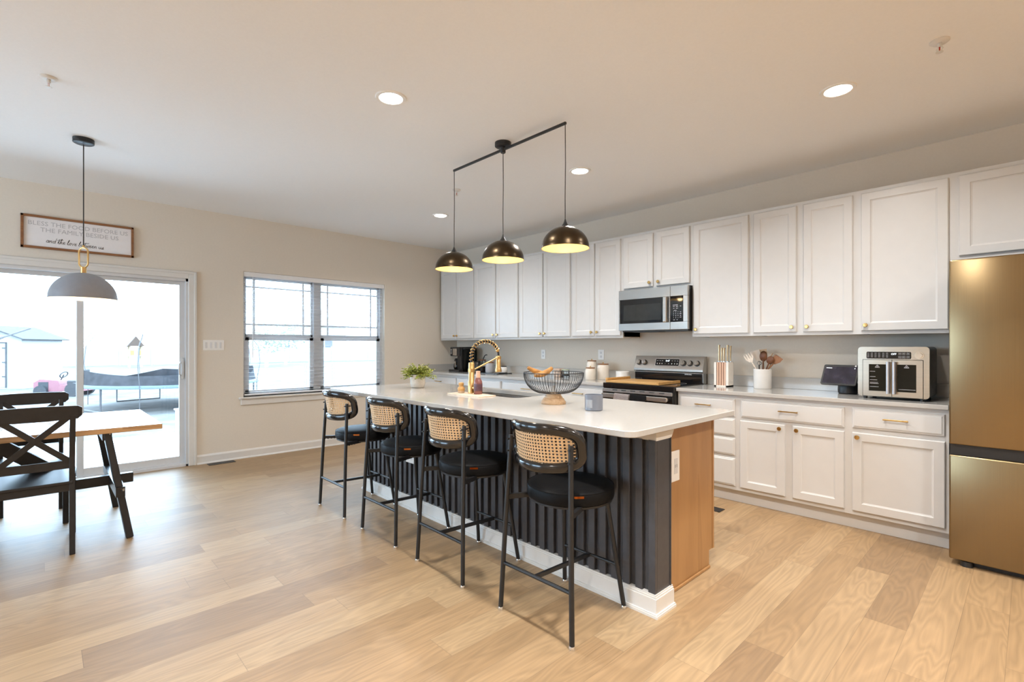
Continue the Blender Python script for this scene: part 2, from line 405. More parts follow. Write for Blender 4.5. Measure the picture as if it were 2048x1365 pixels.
def wloc(o):
    v = Vec((0, 0, 0))
    while o is not None: v += o.location; o = o.parent
    return v
def tag(o, label=None, cat=None, group=None, kind=None):
    for k, v in (('label', label), ('category', cat), ('group', group), ('kind', kind)):
        if v: o[k] = v
    return o
def thing(name, loc, label, cat, group=None, rz=0):
    o = bpy.data.objects.new(name, None); o.empty_display_size = 0.05
    COL.objects.link(o); o.location = loc; o.rotation_euler = (0, 0, rz)
    return tag(o, label, cat, group)
def struct(o): o['kind'] = 'structure'; return o
def kids(o): return [c for c in COL.objects if c.parent == o]
def copy_tree(o, parent=None):
    c = o.copy(); COL.objects.link(c)
    if parent is not None: c.parent = parent
    for ch in kids(o): copy_tree(ch, c)
    return c
def text(name, body, size, origin, xdir, nrm, m, parent, depth=0.0006, align='LEFT', space=1.0, shear=0.0):
    """lettering as a thin mesh; xdir = reading direction, nrm = towards the reader"""
    cu = bpy.data.curves.new('letters', 'FONT'); cu.body = body; cu.size = size; cu.extrude = depth
    cu.align_x = align; cu.align_y = 'CENTER'; cu.space_character = space; cu.shear = shear; cu.resolution_u = 2
    t = bpy.data.objects.new('letters', cu); COL.objects.link(t)
    bpy.context.view_layer.update()
    me = bpy.data.meshes.new_from_object(t.evaluated_get(bpy.context.evaluated_depsgraph_get()))
    bpy.data.objects.remove(t); bpy.data.curves.remove(cu)
    x = Vec(xdir).normalized(); n = Vec(nrm).normalized(); y = n.cross(x)
    mx = Matrix(((x.x, y.x, n.x, 0), (x.y, y.y, n.y, 0), (x.z, y.z, n.z, 0), (0, 0, 0, 1))); mx.translation = Vec(origin)
    b = bmesh.new(); b.from_mesh(me); bpy.data.meshes.remove(me); b.transform(mx)
    q = MB(); q.add(b)
    return q.build(name, m, parent)
def rrect(x0, x1, y0, y1, r, n=6):
    """rounded rectangle, counter-clockwise, 4*(n+1) points"""
    P = []
    rr = r if isinstance(r, (list, tuple)) else (r,) * 4
    for (cx, cy, a0, q) in ((x1, y1, 0, rr[0]), (x0, y1, 90, rr[1]), (x0, y0, 180, rr[2]), (x1, y0, 270, rr[3])):
        sx = -1 if cx == x1 else 1; sy = -1 if cy == y1 else 1
        for k in range(n + 1):
            a = R(a0 + 90 * k / n); P.append((cx + sx * q + q * cos(a), cy + sy * q + q * sin(a)))
    return P

# ================================================================== SETTING
H = 2.767
RX, RY = 10.5, -9.0
DY0, DY1, DZ = -5.36, -3.593, 2.007            # sliding door opening
WY0, WY1, WZ0, WZ1 = -3.054, -1.262, 0.70, 2.146   # window opening
VY0, VY1, VZ0, VZ1 = -8.2, -6.4, 0.70, 2.146   # second window, further along the same wall
FX0, FX1, FZ0, FZ1 = 0.5, 3.3, 0.3, 2.4        # unseen window behind the camera, added for daylight fill
TH = 0.16
struct(MB().box(-TH, RX + TH, RY - TH, TH, -0.10, 0).build('floor', FLOOR))
struct(MB().box(-TH, RX + TH, RY - TH, TH, H, H + 0.10).build('ceiling', CEIL))
w = MB()
for (a, c, z0, z1) in ((RY - TH, VY0, 0, H), (VY0, VY1, 0, VZ0), (VY0, VY1, VZ1, H), (VY1, DY0, 0, H), (DY0, DY1, DZ, H), (DY1, WY0, 0, H), (WY0, WY1, 0, WZ0), (WY0, WY1, WZ1, H), (WY1, TH, 0, H)):
    w.box(-TH, 0, a, c, z0, z1)
struct(w.build('wall_left', WALL))
struct(MB().box(0, RX, 0, TH, 0, H).build('wall_back', WALL))
struct(MB().box(RX, RX + TH, RY - TH, TH, 0, H).build('wall_right', WALL))
w = MB()
for (a, c, z0, z1) in ((0, FX0, 0, H), (FX0, FX1, 0, FZ0), (FX0, FX1, FZ1, H), (FX1, RX, 0, H)):
    w.box(a, c, RY - TH, RY, z0, z1)
struct(w.build('wall_front', WALL))

def base_profile(mb, y0, y1, x=0.0):
    """baseboard along the left wall between y0 and y1"""
    P = [(x, 0), (x + .026, 0), (x + .026, .006), (x + .020, .016), (x + .014, .019), (x + .014, .082), (x + .010, .092), (x + .006, .101), (x, .101)]
    mb.prism([(p[0], y0, p[1]) for p in P], (0, y1 - y0, 0))
b = MB(); base_profile(b, DY1 + .077, -0.66); base_profile(b, VY0 - .4, DY0 - .077)
struct(b.build('baseboard_left', TRIM))

# ---- door casing
c = MB()
def casing_v(y0, y1, z0, z1):
    c.box(0, .018, y0, y1, z0, z1, .004)
c.box(0, .018, DY1, DY1 + .077, 0, DZ + .077, .004); c.box(.018, .024, DY1 + .05, DY1 + .074, 0, DZ + .072, .003)
c.box(0, .018, DY0 - .077, DY0, 0, DZ + .077, .004)
c.box(0, .018, DY0, DY1, DZ, DZ + .077, .004); c.box(.018, .024, DY0, DY1 + .05, DZ + .05, DZ + .072, .003)
struct(c.build('trim_1', TRIM))

# ---- sliding glass door
d = MB()
d.box(-.155, .0, DY1 - .022, DY1, 0, DZ); d.box(-.155, 0, DY0, DY0 + .022, 0, DZ)
d.box(-.155, 0, DY0, DY1, DZ - .030, DZ)
d.box(-.155, 0.0, DY0, DY1, 0, .022); d.box(-.05, -.02, DY0, DY1, .022, .036)
d.box(-.10, -.092, DY0 + .02, DY1 - .02, DZ - .05, DZ - .028)
door = struct(d.build('door_1', VINYL))
s = MB()   # right (sliding) panel
a0, a1 = -4.490, DY1 - .014
s.box(-.088, -.050, a1 - .058, a1, .03, DZ - .03, .003); s.box(-.088, -.050, a0, a0 + .052, .03, DZ - .03, .003)
s.box(-.087, -.051, a0, a1, .03, .106, .003); s.box(-.087, -.051, a0, a1, 1.940, DZ - .03, .003)
sash = s.build('sliding_panel', VINYL, door)
MB().box(-.071, -.067, a0 + .05, a1 - .056, .10, 1.945).build('glass', PANE, sash)
hd = MB().box(-.050, -.036, a1 - .046, a1 - .016, .93, 1.16, .005)
hd.tube([(-.04, a1 - .05, .97), (-.012, a1 - .062, .985), (-.005, a1 - .066, 1.04), (-.012, a1 - .062, 1.095), (-.04, a1 - .05, 1.11)], .009, 8)
hd.build('handle', VINYL, sash, smooth=True)
s = MB()   # left (fixed) panel
f0, f1 = DY0 + .02, -4.440
s.box(-.134, -.096, f1 - .052, f1, .03, DZ - .03, .003); s.box(-.134, -.096, f0, f0 + .058, .03, DZ - .03, .003)
s.box(-.133, -.097, f0, f1, .03, .106, .003); s.box(-.133, -.097, f0, f1, 1.940, DZ - .03, .003)
fx = s.build('fixed_panel', VINYL, door)
MB().box(-.117, -.113, f0 + .05, f1 - .05, .10, 1.945).build('glass', PANE, fx)

# ---- double hung twin window
def twin_window(name, Y0, Y1, Z0, Z1, blindless=False):
    ym = (Y0 + Y1) / 2 - .02
    f = MB()
    f.box(-.15, -.07, Y0, Y0 + .035, Z0, Z1); f.box(-.15, -.07, Y1 - .035, Y1, Z0, Z1)
    f.box(-.15, -.07, Y0, Y1, Z1 - .05, Z1); f.box(-.15, -.07, Y0, Y1, Z0, Z0 + .028)
    f.box(-.15, -.07, ym - .045, ym + .045, Z0, Z1)
    fr = struct(f.build(name, VINYL))
    for (a, c) in ((Y0 + .035, ym - .045), (ym + .045, Y1 - .035)):
        u = MB()   # upper sash
        zm = 1.395
        for q in ((a, a + .022), (c - .022, c)): u.box(-.135, -.110, q[0], q[1], zm - .02, Z1 - .05)
        u.box(-.135, -.110, a, c, Z1 - .075, Z1 - .05); u.box(-.135, -.110, a, c, zm - .02, zm + .032)
        us = u.build('upper_sash', VINYL, fr)
        g = MB()
        for yy in (a + .112, c - .112): g.box(-.127, -.119, yy - .010, yy + .010, zm + .03, Z1 - .075)
        for zz in (1.542, 1.985): g.box(-.126, -.120, a + .02, c - .02, zz - .010, zz + .010)
        g.build('grille', VINYL, us)
        MB().box(-.125, -.121, a + .02, c - .02, zm + .03, Z1 - .074).build('glass', PANE, us)
        l = MB()
        for q in ((a, a + .045), (c - .045, c)): l.box(-.108, -.080, q[0], q[1], Z0 + .028, zm)
        l.box(-.108, -.080, a, c, zm - .040, zm + .005); l.box(-.108, -.080, a, c, Z0 + .028, Z0 + .066)
        ls = l.build('lower_sash', VINYL, fr)
        MB().box(-.096, -.092, a + .044, c - .044, Z0 + .065, zm - .039).build('glass', PANE, ls)
    return fr
win = twin_window('window_1', WY0, WY1, WZ0, WZ1)
twin_window('window_2', VY0, VY1, VZ0, VZ1)
s = MB(); s.box(-.07, .035, WY0 - .05, WY1 + .05, WZ0 - .024, WZ0, .005); s.box(0, .016, WY0 - .03, WY1 + .03, WZ0 - .092, WZ0 - .024, .004)
struct(s.build('trim_2', TRIM))
s = MB(); s.box(-.07, .035, VY0 - .05, VY1 + .05, VZ0 - .024, VZ0, .005)
struct(s.build('trim_3', TRIM))
f = MB()
for q in (FX0, (FX0 + FX1) / 2 - .04, FX1 - .08): f.box(q, q + .08, RY - .12, RY - .05, FZ0, FZ1)
for q in (FZ0, FZ1 - .07, 1.35): f.box(FX0, FX1, RY - .12, RY - .05, q, q + .07)
struct(f.build('fill_window', VINYL))  # added window, out of view, placed for cool fill clear of the fridge reflection

# ---- blind over the window
bl = thing('window_blind', (-.03, WY0, WZ0), 'wide white horizontal slat blind with open slats hung in the double window', 'window blind')
MB().box(-.062, -.012, WY0 + .008, WY1 - .008, WZ1 - .048, WZ1 - .004, .003).build('headrail', BLIND, bl)
MB().box(-.010, -.004, WY0 + .004, WY1 - .004, WZ1 - .058, WZ1 - .002, .002).build('valance', BLIND, bl)
s = MB(); z = WZ1 - .075
while z > WZ0 + .05:
    b = bmesh.new()
    v = [[b.verts.new((-.037 + .025 * k, yy, z - .0018 * k * k)) for k in (-1, -.5, 0, .5, 1)] for yy in (WY0 + .012, WY1 - .012)]
    for i in range(4): b.faces.new((v[0][i], v[0][i + 1], v[1][i + 1], v[1][i]))
    bmesh.ops.solidify(b, geom=b.faces[:], thickness=.0022)
    s.add(b); z -= .0455
s.build('slats', BLIND, bl)
MB().box(-.062, -.012, WY0 + .012, WY1 - .012, WZ0 + .012, WZ0 + .030, .004).build('bottom_rail', BLIND, bl)
s = MB()
for yy in (WY0 + .15, WY0 + .72, WY1 - .72, WY1 - .15):
    for xx in (-.063, -.011): s.cyl((xx, yy, WZ0 + .02), (xx, yy, WZ1 - .04), .0009, seg=5)
s.build('ladder_cord', BLIND, bl)
MB().cyl((-.008, WY0 + .10, 1.15), (-.008, WY0 + .10, WZ1 - .05), .004, seg=8).build('tilt_wand', BLIND, bl)

# ================================================================== CEILING
def recessed(x, y, label, power=LAMP_W):
    t = thing('recessed_light', (x, y, H), label, 'ceiling light', 'recessed ceiling lights')
    MB().lathe([(.066, -.001), (.070, -.006), (.088, -.006), (.092, -.001), (.092, 0), (.066, 0)], (x, y, H), 40).build('trim_ring', PLATE, t, smooth=True)
    MB().lathe([(0, -.003), (.067, -.003), (.067, -.0005), (0, -.0005)], (x, y, H), 32).build('diffuser', LAMPGLOW, t)
    l = bpy.data.lights.new('recessed_lamp', 'AREA'); l.shape = 'DISK'; l.size = .13; l.energy = power; l.color = WARM; l.spread = R(148)
    o = bpy.data.objects.new('recessed_lamp', l); COL.objects.link(o); o.location = (x, y, H - .012)
    return t
recessed(3.591, -3.216, 'round recessed ceiling light left of the island pendant, over the stools', LAMP_W * .4)
recessed(5.456, -1.387, 'round recessed ceiling light at right, above the double base cabinet', LAMP_W * .45)
recessed(3.597, -1.430, 'round recessed ceiling light in front of the microwave, right of the pendant cords', LAMP_W * .5)
recessed(1.617, -1.459, 'smallest recessed ceiling light, nearest the far kitchen corner', LAMP_W * .4)
recessed(5.456, -3.216, 'unseen recessed ceiling light added above the near end of the island, over the viewer')  # out of view, added to complete the lamp grid and light the room
recessed(7.4, -1.40, 'unseen recessed fill light added past the fridge, right of the view', LAMP_W * .6)  # this and the following fixtures are unseen, added for fill light
recessed(7.4, -3.22, 'unseen recessed fill light added right of the view, away from the cabinets')
recessed(7.4, -6.3, 'unseen recessed fill light added behind the viewer, right side')
recessed(5.3, -6.3, 'unseen recessed fill light added behind the viewer, middle')
recessed(9.3, -2.3, 'unseen recessed fill light added far right of the view')
recessed(9.3, -5.5, 'unseen recessed fill light added far right of and behind the viewer')
recessed(5.9, -7.9, 'unseen recessed fill light added behind the viewer near the far wall')

def sprinkler(x, y, label):
    t = thing('fire_sprinkler', (x, y, H), label, 'fire sprinkler', 'ceiling fire sprinklers')
    MB().lathe([(.010, -.012), (.030, -.012), (.040, -.004), (.040, 0), (.010, 0)], (x, y, H), 24).build('escutcheon', TRIM, t, smooth=True)
    s = MB().cyl((x, y, H - .03), (x, y, H - .01), .009, seg=12)
    for q in (-1, 1): s.tube([(x + q * .009, y, H - .028), (x + q * .013, y, H - .038), (x + q * .004, y, H - .052)], .0022, 6)
    s.build('frame', TRIM, t)
    MB().cyl((x, y, H - .05), (x, y, H - .028), .003, seg=8).build('bulb', mat('red_bulb', (.5, .05, .03), .2), t)
    MB().lathe([(0, -.056), (.015, -.056), (.015, -.053), (0, -.053)], (x, y, H), 16).build('deflector', TRIM, t)
sprinkler(2.489, -4.70, 'white ceiling sprinkler at left, above the dining pendant')
sprinkler(5.92, -1.564, 'white ceiling sprinkler with a red bulb at upper right, over the fridge end')
sprinkler(2.472, -1.88, 'white ceiling sprinkler just right of the left pendant cord')

# ---- three-light bar pendant over the island
px_, py_ = 3.572, -2.29
pend = thing('bar_pendant_light', (px_, py_, H), 'black ceiling bar with three bronze dome shades hanging over the island', 'pendant light')
MB().lathe([(0, -.030), (.055, -.030), (.060, -.026), (.060, 0), (0, 0)], (px_, py_, H), 36).build('canopy', BLACK, pend, smooth=True)
MB().lathe([(0, -.075), (.016, -.075), (.019, -.070), (.019, -.032), (0, -.032)], (px_, py_, H), 20).build('hub', BLACK, pend, smooth=True)
MB().obox((2.975, py_, H - .050), (4.170, py_, H - .050), .017, .017, bev=.003).build('bar', BLACK, pend)
for x in (2.982, px_, 4.163):
    s = MB()
    zt = H - .056 if x != px_ else H - .075
    s.tube([(x, py_, zt), (x + .0015, py_ + .001, 2.45), (x - .001, py_, 2.25), (x, py_, 2.085)], .0028, 6)
    cd = s.build('cord', CORD, pend)
    r = .1525; rim = 1.914; hh = .139
    prof = []
    for k in range(15):
        a = R(90 * k / 14); prof.append((max(.012, r * sin(a)), rim + hh * cos(a)))
    prof += [(r + .002, rim - .004), (r - .003, rim - .004)]
    outer = MB().lathe(prof[:-1], (x, py_, 0), 48).build('shade', SHADEB, pend, smooth=True)
    MB().lathe([(max(.012, (r - .003) * sin(R(90 * k / 14))), rim - .003 + (hh - .002) * cos(R(90 * k / 14))) for k in range(15)] + [(r + .002, rim - .0045)], (x, py_, 0), 48).build('lining', SHADEIN, outer, smooth=True)
    MB().lathe([(.004, 2.100), (.006, 2.090), (.013, 2.072), (.024, 2.055), (.027, 2.050), (.027, 2.044), (0, 2.044)], (x, py_, 0), 20).build('cap', BLACK, outer, smooth=True)
    MB().ball((x, py_, 1.975), .030, seg=16).cyl((x, py_, 1.99), (x, py_, 2.045), .014, seg=12).build('bulb', BULBGLOW, outer, smooth=True)
    l = bpy.data.lights.new('pendant_lamp', 'POINT'); l.energy = PEND_W; l.color = (1, .70, .36); l.shadow_soft_size = .03
    o = bpy.data.objects.new('pendant_lamp', l); COL.objects.link(o); o.location = (x, py_, 1.925)

# ---- single dome pendant over the dining table
qx, qy = 1.55, -4.512
dp = thing('dome_pendant_light', (qx, qy, H), 'wide grey dome pendant with a gold loop hanging over the dining table', 'pendant light')
MB().lathe([(0, -.034), (.054, -.034), (.061, -.029), (.061, 0), (0, 0)], (qx, qy, H), 36).build('canopy', BLACK, dp, smooth=True)
MB().cyl((qx, qy, 1.995), (qx, qy, H - .04), .0035, seg=8).build('cord', CORD, dp)
lp = []
a_ = R(46)
for k in range(28):
    t = 2 * pi * k / 28; cx_, cz_ = .033 * cos(t), .033 * sin(t) + (.038 if sin(t) >= 0 else -.038)
    lp.append((qx + cx_ * cos(a_), qy + cx_ * sin(a_), 1.918 + cz_))
MB().tube(lp, .0055, 8, closed=True).cyl((qx, qy, 1.99), (qx, qy, 2.005), .007, seg=10).build('loop', GOLD, dp, smooth=True)
MB().cyl((qx, qy, 1.808), (qx, qy, 1.848), .017, seg=16).build('stem', GOLD, dp, smooth=True)
r, rim, hh = .192, 1.622, .186
o = MB().lathe([(max(.01, r * sin(R(90 * k / 16))), rim + hh * cos(R(90 * k / 16))) for k in range(17)], (qx, qy, 0), 56).build('shade', SHADEG, dp, smooth=True)
MB().lathe([(max(.01, (r - .003) * sin(R(90 * k / 16))), rim - .002 + (hh - .004) * cos(R(90 * k / 16))) for k in range(17)] + [(r, rim - .001)], (qx, qy, 0), 56).build('lining', mat('cream_shade_lining', (.85, .80, .70), .5), o, smooth=True)
MB().ball((qx, qy, 1.70), .032, seg=16).build('bulb', BULBGLOW, o, smooth=True)
l = bpy.data.lights.new('pendant_lamp', 'POINT'); l.energy = 3; l.color = (1, .80, .55); l.shadow_soft_size = .03
o = bpy.data.objects.new('pendant_lamp', l); COL.objects.link(o); o.location = (qx, qy, 1.655)

# ================================================================== LEFT WALL THINGS
sg = thing('wall_sign', (0, -4.465, 2.17), 'long white lettered sign in a brown wooden frame above the sliding door', 'wall sign')
Y0, Y1, Z0, Z1 = -4.868, -4.062, 2.172, 2.473
MB().box(.004, .012, Y0 + .01, Y1 - .01, Z0 + .01, Z1 - .01).build('board', PAPER, sg)
f = MB()
for (a, c, e, g) in ((Y0, Y1, Z0, Z0 + .020), (Y0, Y1, Z1 - .020, Z1), (Y0, Y0 + .020, Z0, Z1), (Y1 - .020, Y1, Z0, Z1)): f.box(0, .026, a, c, e, g, .002)
f.build('frame', FRAMEW, sg)
ym = (Y0 + Y1) / 2
text('lettering', 'BLESS THE FOOD BEFORE US', .0555, (.0125, ym, Z1 - .072), (0, 1, 0), (1, 0, 0), GREYINK, sg, align='CENTER')
text('lettering', 'THE FAMILY BESIDE US', .0555, (.0125, ym + .005, Z1 - .128), (0, 1, 0), (1, 0, 0), GREYINK, sg, align='CENTER')
# hand-written line: strokes of a small cursive alphabet (x, z in units of the x-height)
CUR = {'a': (1.0, [[(.75, .8), (.4, 1), (.1, .6), (.1, .2), (.35, 0), (.7, .35), (.8, .95), (.75, .2), (.95, 0)]]),
 'n': (1.05, [[(0, .9), (.12, .7), (.1, 0), (.2, .6), (.5, 1), (.7, .75), (.68, .15), (.95, .05)]]),
 'd': (1.05, [[(.75, .7), (.4, 1), (.1, .6), (.12, .15), (.4, 0), (.7, .35), (.95, 2.1), (.75, .25), (1.0, 0)]]),
 't': (.65, [[(.0, .2), (.4, 2.0), (.22, .3), (.35, 0), (.6, .2)], [(-.35, 1.45), (.3, 1.6), (1.5, 1.75)]]),
 'h': (1.0, [[(0, .1), (.45, 2.1), (.3, 2.2), (.1, 0), (.3, .75), (.6, .95), (.65, .2), (.95, .05)]]),
 'e': (.8, [[(0, .3), (.5, .65), (.5, 1), (.2, .95), (.08, .3), (.35, 0), (.75, .3)]]),
 'l': (.6, [[(0, .3), (.5, 1.9), (.4, 2.2), (.15, 1.5), (.15, .2), (.35, 0), (.6, .25)]]),
 'o': (.9, [[(.5, 1), (.15, .7), (.12, .2), (.4, 0), (.7, .4), (.55, .95), (.9, .8)]]),
 'v': (.9, [[(0, .9), (.15, .8), (.3, 0), (.7, .95), (.9, .8)]]),
 'b': (.95, [[(0, .3), (.45, 1.9), (.35, 2.2), (.12, 1.3), (.1, .1), (.45, .05), (.65, .6), (.5, .9), (.9, .75)]]),
 'w': (1.2, [[(0, .9), (.1, .2), (.3, 0), (.55, .8), (.6, .15), (.8, 0), (1.0, .95), (1.2, .85)]]),
 'u': (1.0, [[(0, .9), (.1, .2), (.3, 0), (.65, .5), (.7, .95), (.72, .15), (1.0, .05)]]),
 's': (.8, [[(0, .1), (.5, 1.05), (.6, .4), (.4, 0), (.15, .1), (.8, .2)]])}
s = MB(); ux = .0215; cur = 0.0
for ch in 'and the love between us':
    if ch == ' ': cur += .55; continue
    wd, strokes = CUR[ch]
    for st in strokes:
        s.tube([(.0128, Y0 + .165 + (cur + a + .22 * c) * ux, Z0 + .062 - cur * .0006 + c * ux * 1.05) for a, c in st], .0019, 5, r2=.0007, up=(1, 0, 0))
    cur += wd
s.build('lettering', INK, sg)

sw = thing('light_switch', (0, -3.353, 1.295), 'wide white switch plate with four rockers beside the sliding door', 'light switch')
MB().box(0, .006, -3.456, -3.253, 1.238, 1.352, .002).build('plate', PLATE, sw)
for k in range(4):
    yy = -3.432 + k * .046
    MB().box(.006, .009, yy - .005, yy + .015, 1.262, 1.328, .0015).build('rocker', VINYL, sw)

def outlet_y(x, z, w_, h_, y, label, s=-1, horizontal=False):
    """duplex outlet on a wall facing -y"""
    t = thing('wall_outlet', (x, y, z), label, 'outlet')
    MB().box(x - w_ / 2, x + w_ / 2, min(y, y + s * .006), max(y, y + s * .006), z - h_ / 2, z + h_ / 2, .002).build('plate', PLATE, t)
    for q in (-1, 1):
        a, c = (q * w_ * .2, 0) if horizontal else (0, q * h_ * .19)
        MB().box(x + a - .014, x + a + .014, min(y + s * .006, y + s * .008), max(y + s * .006, y + s * .008), z + c - .013, z + c + .013, .0008).build('socket', VINYL, t)
    return t
outlet_y(1.853, 1.18, .075, .118, 0, 'white outlet plate on the back wall between the kettle corner and the canisters')
outlet_y(2.77, 1.185, .085, .118, 0, 'white outlet plate on the back wall above the white canisters')

def register(x0, x1, y0, y1, m, label, along='y'):
    t = thing('floor_vent', ((x0 + x1) / 2, (y0 + y1) / 2, 0), label, 'floor vent')
    f = MB()
    f.box(x0, x1, y0, y0 + .012, 0, .004); f.box(x0, x1, y1 - .012, y1, 0, .004); f.box(x0, x0 + .012, y0, y1, 0, .004); f.box(x1 - .012, x1, y0, y1, 0, .004)
    f.build('frame', m, t)
    g = MB(); n = 11
    for k in range(n):
        yy = y0 + .012 + (y1 - y0 - .024) * (k + .5) / n
        g.box(x0 + .012, x1 - .012, yy - .004, yy + .004, .001, .0035)
    g.build('grille', m, t)
    MB().box(x0 + .006, x1 - .006, y0 + .006, y1 - .006, 0, .0010).build('opening', BPLAST, t)
register(.045, .150, -3.43, -3.17, DGREY, 'dark slotted floor vent beside the baseboard near the sliding door')
register(4.29, 4.57, -.945, -.845, BPLAST, 'black floor vent in front of the white drawer cabinet')

# ================================================================== CABINETS
def knob(x, z, y, parent, s=-1):
    MB().lathe([(0, 0), (.006, 0), (.0055, .010), (.008, .014), (.0145, .018), (.0155, .023), (.013, .027), (0, .028)], (x, y, z), 16, axis='Y').build('knob', BRASS, parent, smooth=True)
def pull(x, z, y, parent, L=.135):
    m = MB().box(x - L / 2, x + L / 2, y - .032, y - .023, z - .0045, z + .0045, .0015)
    for q in (-1, 1): m.box(x + q * (L / 2 - .012) - .005, x + q * (L / 2 - .012) + .005, y - .025, y, z - .004, z + .004)
    m.build('pull_handle', BRASS, parent)

UY = -.324; UD = -.344       # upper cabinets: face frame, door front
def upper(x0, x1, z0, doors, label, z1=2.438, knobs=True):
    t = thing('upper_cabinet', ((x0 + x1) / 2, 0, z0), label, 'kitchen cabinet', 'white wall cabinets')
    b = MB(); b.box(x0, x1, UY + .019, -.001, z0 + .012, z1)
    b.box(x0, x0 + .016, UY + .019, -.001, z0, z1); b.box(x1 - .016, x1, UY + .019, -.001, z0, z1)
    b.box(x0, x1, UY, UY + .019, z0, z1)
    b.build('body', CAB, t)
    for (a, c, side) in doors:
        d = MB().shaker(a, c, z0 + .024, z1 - .028, UD).build('door', CAB, t)
        if side and knobs: knob(c - .030 if side == 'R' else a + .030, z0 + .065, UD, d)
    return t
upper(.030, .838, 1.372, [(.060, .428, 'R'), (.438, .826, 'L')], 'white two-door wall cabinet in the far corner, leftmost of the row')
upper(.838, 1.737, 1.372, [(.850, 1.290, 'R'), (1.312, 1.722, 'L')], 'white two-door wall cabinet second from the far corner, above the canisters and kettle')
upper(1.737, 2.597, 1.372, [(1.755, 2.152, 'R'), (2.168, 2.580, 'L')], 'white two-door wall cabinet third from the far corner, behind the right pendant shade')
upper(2.597, 3.285, 1.372, [(2.614, 2.924, 'R'), (2.940, 3.262, 'L')], 'white two-door wall cabinet just left of the microwave')
upper(3.285, 4.046, 1.853, [(3.302, 3.642, 'R'), (3.678, 4.024, 'L')], 'short white two-door wall cabinet directly above the microwave')
upper(4.046, 4.575, 1.372, [(4.062, 4.556, 'L')], 'white single-door wall cabinet just right of the microwave')
upper(4.575, 5.335, 1.372, [(4.597, 4.928, 'R'), (4.977, 5.308, 'L')], 'white two-door wall cabinet above the smart display')
upper(5.335, 5.862, 1.372, [(5.360, 5.846, 'L')], 'white single-door wall cabinet above the toaster oven, beside the fridge')
upper(5.862, 6.820, 1.855, [(5.897, 6.328, 'R'), (6.354, 6.785, 'L')], 'short white wall cabinet above the fridge')

BY = -.61; BD = -.63
def lower(x0, x1, drawers, doors, label, handles=True):
    t = thing('base_cabinet', ((x0 + x1) / 2, -.3, 0), label, 'kitchen cabinet', 'white base cabinets')
    b = MB(); b.box(x0, x1, BY + .019, -.001, .105, .883); b.box(x0, x1, BY, BY + .019, .105, .883)
    b.build('body', CAB, t)
    MB().box(x0, x1, -.566, -.55, 0, .105).build('toe_kick', CAB, t)
    for (a, c, z0, z1, h) in drawers:
        d = MB().slab(a, c, z0, z1, BD).build('drawer', CAB, t)
        if h: pull((a + c) / 2 - (.02 if h == 1 else 0), (z0 + z1) / 2 + .008, BD, d)
    for (a, c, side) in doors:
        d = MB().shaker(a, c, .136, .682, BD).build('door', CAB, t)
        knob(c - .032 if side == 'R' else a + .032, .682 - .030, BD, d)
    return t
lower(.001, .812, [(.022, .796, .706, .850, 2)], [(.022, .400, 'R'), (.418, .796, 'L')], 'white base cabinet in the far corner, under the coffee maker')
lower(.812, 1.727, [(.828, 1.708, .706, .850, 2)], [(.828, 1.256, 'R'), (1.280, 1.708, 'L')], 'white base cabinet second from the far corner, behind the sink faucet')
lower(1.727, 2.600, [(1.745, 2.582, .706, .850, 2)], [(1.745, 2.150, 'R'), (2.176, 2.582, 'L')], 'white base cabinet seen behind the wire fruit bowl')
lower(2.600, 3.276, [(2.618, 3.258, .706, .850, 2)], [(2.618, 2.926, 'R'), (2.950, 3.258, 'L')], 'white base cabinet under the white canisters, left of the range')
lower(4.054, 4.582, [(4.078, 4.557, .706, .850, 1), (4.078, 4.557, .547, .688, 0), (4.078, 4.557, .387, .528, 0), (4.078, 4.557, .138, .364, 0)], [], 'white four-drawer base cabinet just right of the range')
lower(4.582, 5.342, [(4.605, 5.318, .706, .850, 2)], [(4.600, 4.932, 'R'), (4.986, 5.318, 'L')], 'white base cabinet with a wide drawer over two doors')
lower(5.342, 5.872, [(5.365, 5.854, .714, .852, 2)], [(5.365, 5.856, 'L')], 'white base cabinet with one drawer over one wide door, beside the fridge')

def worktop(x0, x1, label, side=False):
    t = thing('countertop', ((x0 + x1) / 2, -.32, .884), label, 'countertop')
    MB().box(x0, x1, -.648, -.0005, .884, .914, .003).build('slab', QUARTZ, t)
    m = MB().box(x0, x1, -.021, -.0005, .914, 1.012, .002)
    if side: m.box(x0, x0 + .020, -.648, -.021, .914, 1.012, .002)
    m.build('backsplash', QUARTZ, t)
worktop(.001, 3.278, 'white quartz countertop running from the far corner to the range', True)
worktop(4.052, 5.874, 'white quartz countertop between the range and the fridge')

# ================================================================== RANGE
rg = thing('electric_range', (3.665, -.35, 0), 'stainless electric range with black glass cooktop and five knobs', 'stove')
X0, X1 = 3.284, 4.046
MB().box(X0, X1, -.655, -.02, .03, .895).build('body', DGREY, rg)
MB().box(X0 - .003, X1 + .003, -.672, -.10, .895, .922, .004).box(X0 - .002, X1 + .002, -.674, -.655, .874, .918, .004).build('cooktop', BGLASS, rg)
b = MB(); b.prism([(X0, -.02, .918), (X0, -.100, .918), (X0, -.106, 1.02), (X0, -.118, 1.032), (X0, -.116, 1.052), (X0, -.070, 1.182), (X0, -.02, 1.182)], (X1 - X0, 0, 0))
bg_ = b.build('backguard', STEEL, rg)
MB().box(X0 + .012, X1 - .012, -.116, -.098, .920, 1.014, .002).build('black_riser', BGLASS, bg_)
text('brand_lettering', 'SAMSUNG', .016, (3.898, -.1166, 1.004), (1, 0, 0), (0, -1, 0), WHITEINK, bg_, align='CENTER')
